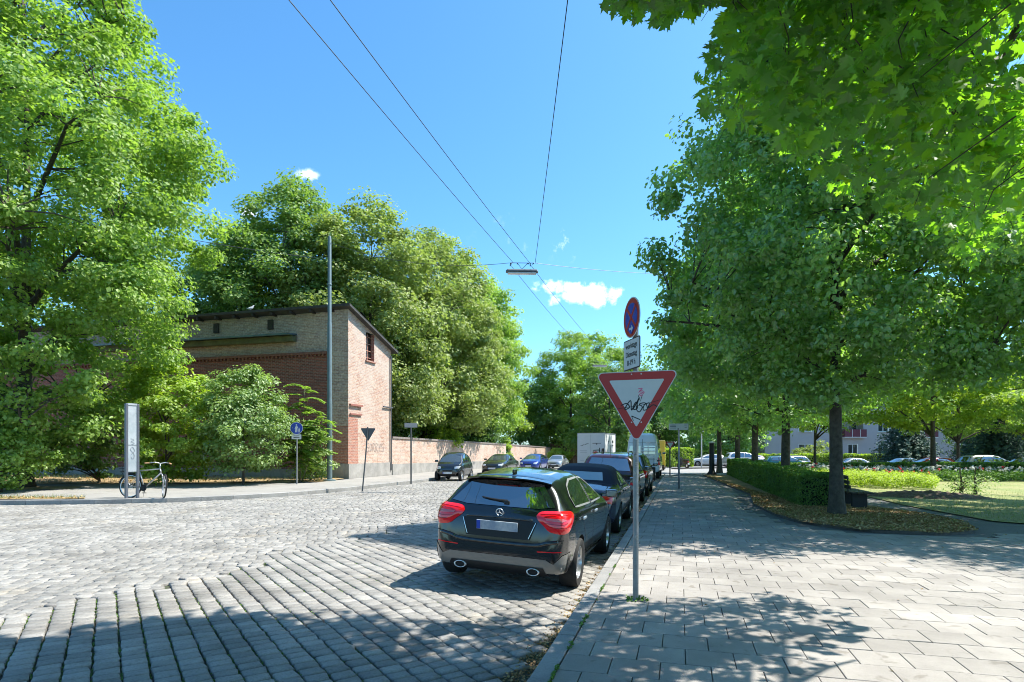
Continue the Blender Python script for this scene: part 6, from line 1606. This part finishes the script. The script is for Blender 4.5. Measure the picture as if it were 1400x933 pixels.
# scooters
def scooter(x, y, z, hd, label):
    r_ = empty('motor_scooter', (x, y, z), hd, label, 'scooter', 'scooters in the distance')
    for wx in (-.6, .65):
        b = MB(); b.lathe([(.12,-.05),(.24,-.055),(.27,0),(.24,.055),(.12,.05)], (wx,0,.27), 'Y', 20, close=True); w = b.build('wheel', TYR, r_, auto=50)
        b = MB(); b.lathe([(.001,-.04),(.13,-.045),(.13,.045),(.001,.04)], (wx,0,.27), 'Y', 14); b.build('rim', ALU, w)
    b = MB(); b.box((-.35,0,.58), (.75,.30,.36), bev=.12); b.box((.1,0,.30), (.5,.26,.08), bev=.03); b.box((.42,0,.62), (.10,.40,.66), bev=.04); b.build('body', BLK, r_, auto=40)
    b = MB(); b.box((-.35,0,.80), (.72,.27,.11), bev=.05); b.build('seat', mat('seat vinyl', (.02,.02,.02), .5), r_, auto=40)
    b = MB(); b.tube([(.62,0,.3),(.45,0,1.0)], .03, 8); b.tube([(.40,-.33,1.05),(.45,0,1.02),(.40,.33,1.05)], .018, 8)
    for sy in (-.3,.3): b.tube([(.42,sy,1.05),(.44,sy*1.1,1.22)], .008, 5); b.box((.44,sy*1.1,1.25), (.02,.12,.08), bev=.008)
    b.build('handlebar', BLK, r_)
    b = MB(); b.box((-.80,0,.62), (.03,.16,.07), bev=.01); b.build('tail_light', RED, r_)
    b = MB(); b.box((-.83,0,.45), (.012,.19,.15)); b.build('number_plate', PLW, r_)
x, y = UV(-1.35, 29.2); scooter(x, y, float(ZR(x, y)), HD, 'dark motor scooter at the kerb behind the parked cars')
scooter(15.6, 55, float(ZT(15.6, 55)), HD+.6, 'white fronted motor scooter near the rounded far hedge')

# ------------------------------------------------------------------ sky, sun, camera
EL = math.radians(57); AZ = math.atan2(.97, .24)      # clockwise from +Y
w = bpy.data.worlds.new('World'); sc.world = w; w.use_nodes = True; t = w.node_tree; t.nodes.clear()
out = t.nodes.new('ShaderNodeOutputWorld'); bg = t.nodes.new('ShaderNodeBackground'); sky = t.nodes.new('ShaderNodeTexSky')
sky.sky_type = 'NISHITA'; sky.sun_disc = False; sky.sun_elevation = EL; sky.sun_rotation = AZ; sky.air_density = 1.0; sky.dust_density = 1.3; sky.ozone_density = 2.2; sky.altitude = 500
hsv = t.nodes.new('ShaderNodeHueSaturation'); hsv.inputs['Saturation'].default_value = 1.1
tint = t.nodes.new('ShaderNodeMix'); tint.data_type = 'RGBA'; tint.blend_type = 'MULTIPLY'; tint.inputs[0].default_value = 1; tint.inputs[7].default_value = (.71, .985, 1.08, 1)
t.links.new(sky.outputs[0], tint.inputs[6]); t.links.new(tint.outputs[2], hsv.inputs['Color'])
bg.inputs['Strength'].default_value = .117
tc = t.nodes.new('ShaderNodeTexCoord')
def vm(op, a, b_=None):
    n = t.nodes.new('ShaderNodeVectorMath'); n.operation = op
    if hasattr(a, 'links'): t.links.new(a, n.inputs[0])
    else: n.inputs[0].default_value = a
    if b_ is not None:
        if hasattr(b_, 'links'): t.links.new(b_, n.inputs[1])
        else: n.inputs[1].default_value = b_
    return n
def ma(op, a, b_=None, cl=False):
    n = t.nodes.new('ShaderNodeMath'); n.operation = op; n.use_clamp = cl
    for i, q in enumerate((a, b_)):
        if q is None: continue
        if hasattr(q, 'links'): t.links.new(q, n.inputs[i])
        else: n.inputs[i].default_value = q
    return n.outputs[0]
nrm = vm('NORMALIZE', tc.outputs['Generated']).outputs[0]
nz = t.nodes.new('ShaderNodeTexNoise'); setin(nz, Scale=34, Detail=9, Roughness=.68); t.links.new(nrm, nz.inputs['Vector'])
nz2 = t.nodes.new('ShaderNodeTexNoise'); setin(nz2, Scale=9, Detail=5, Roughness=.6); t.links.new(nrm, nz2.inputs['Vector'])
mask = None
CL = [(806,404,40,17,1),(782,392,15,11,1),(838,404,16,12,1),(753,392,26,11,.8),(757,412,11,10,.6),(420,240,16,9,.6),(338,290,14,10,.7),(775,335,22,22,.22),(700,330,60,40,.06)]
for px_, py_, rx, rz, amt in CL:
    d = Vector(((px_-700)/F, 1, (616-py_)/F)); Ln = d.length; d.normalize()
    r = Vector((1, -d.x/d.y, 0)).normalized(); u = r.cross(d).normalized()
    dx = vm('DOT_PRODUCT', nrm, tuple(r/(rx/F/Ln))).outputs['Value']; dz = vm('DOT_PRODUCT', nrm, tuple(u/(rz/F/Ln))).outputs['Value']; fr = vm('DOT_PRODUCT', nrm, tuple(d)).outputs['Value']
    q = ma('SQRT', ma('ADD', ma('POWER', dx, 2), ma('POWER', dz, 2)))
    m_ = ma('MULTIPLY', ma('MULTIPLY', ma('SUBTRACT', 1.25, q, True), amt), ma('GREATER_THAN', fr, 0.5))
    mask = m_ if mask is None else ma('MAXIMUM', mask, m_)
s = ma('ADD', mask, ma('MULTIPLY', ma('SUBTRACT', nz.outputs[0], .5), 3.0)); gate = ma('GREATER_THAN', mask, .001)
s = ma('MULTIPLY', ma('SUBTRACT', s, .25), 1.05, True); s = ma('MULTIPLY', s, gate); s = ma('MULTIPLY', s, ma('MULTIPLY', mask, 3.2, True))
mx = t.nodes.new('ShaderNodeMix'); mx.data_type = 'RGBA'; mx.inputs[7].default_value = (9.5, 9.8, 10.2, 1)
t.links.new(s, mx.inputs[0]); t.links.new(hsv.outputs[0], mx.inputs[6]); t.links.new(mx.outputs[2], bg.inputs[0]); t.links.new(bg.outputs[0], out.inputs[0])
sl_ = bpy.data.lights.new('sun', 'SUN'); sl_.energy = 4.2; sl_.angle = math.radians(.53); sl_.color = (1, .955, .88)
so = bpy.data.objects.new('sun', sl_); COL.objects.link(so)
sd_ = Vector((math.sin(AZ)*math.cos(EL), math.cos(AZ)*math.cos(EL), math.sin(EL)))
so.rotation_euler = sd_.to_track_quat('Z', 'Y').to_euler(); so.location = (20, 5, 40)
cam = bpy.data.cameras.new('camera'); co_ = bpy.data.objects.new('camera', cam); COL.objects.link(co_); sc.camera = co_
cam.sensor_width = 36; cam.lens = F/1400*36; cam.shift_y = (616-466.5)/1400; cam.clip_end = 3000; cam.clip_start = .05
co_.location = (0, 0, EYE); co_.rotation_euler = (PI/2, 0, 0)
sc.view_settings.view_transform = 'Standard'; sc.view_settings.look = 'None'; sc.view_settings.gamma = 1; sc.view_settings.exposure = EXPO if 'EXPO' in globals() else 1.27
sc.cycles.max_bounces = 7; sc.cycles.diffuse_bounces = 5; sc.cycles.glossy_bounces = 3; sc.cycles.transmission_bounces = 3; sc.cycles.transparent_max_bounces = 6
sc.cycles.use_denoising = True; sc.cycles.denoising_prefilter = 'ACCURATE'; sc.cycles.filter_width = 1.0; sc.cycles.sample_clamp_indirect = 6
try: sc.cycles.use_adaptive_sampling = True; sc.cycles.adaptive_threshold = .02
except Exception: pass
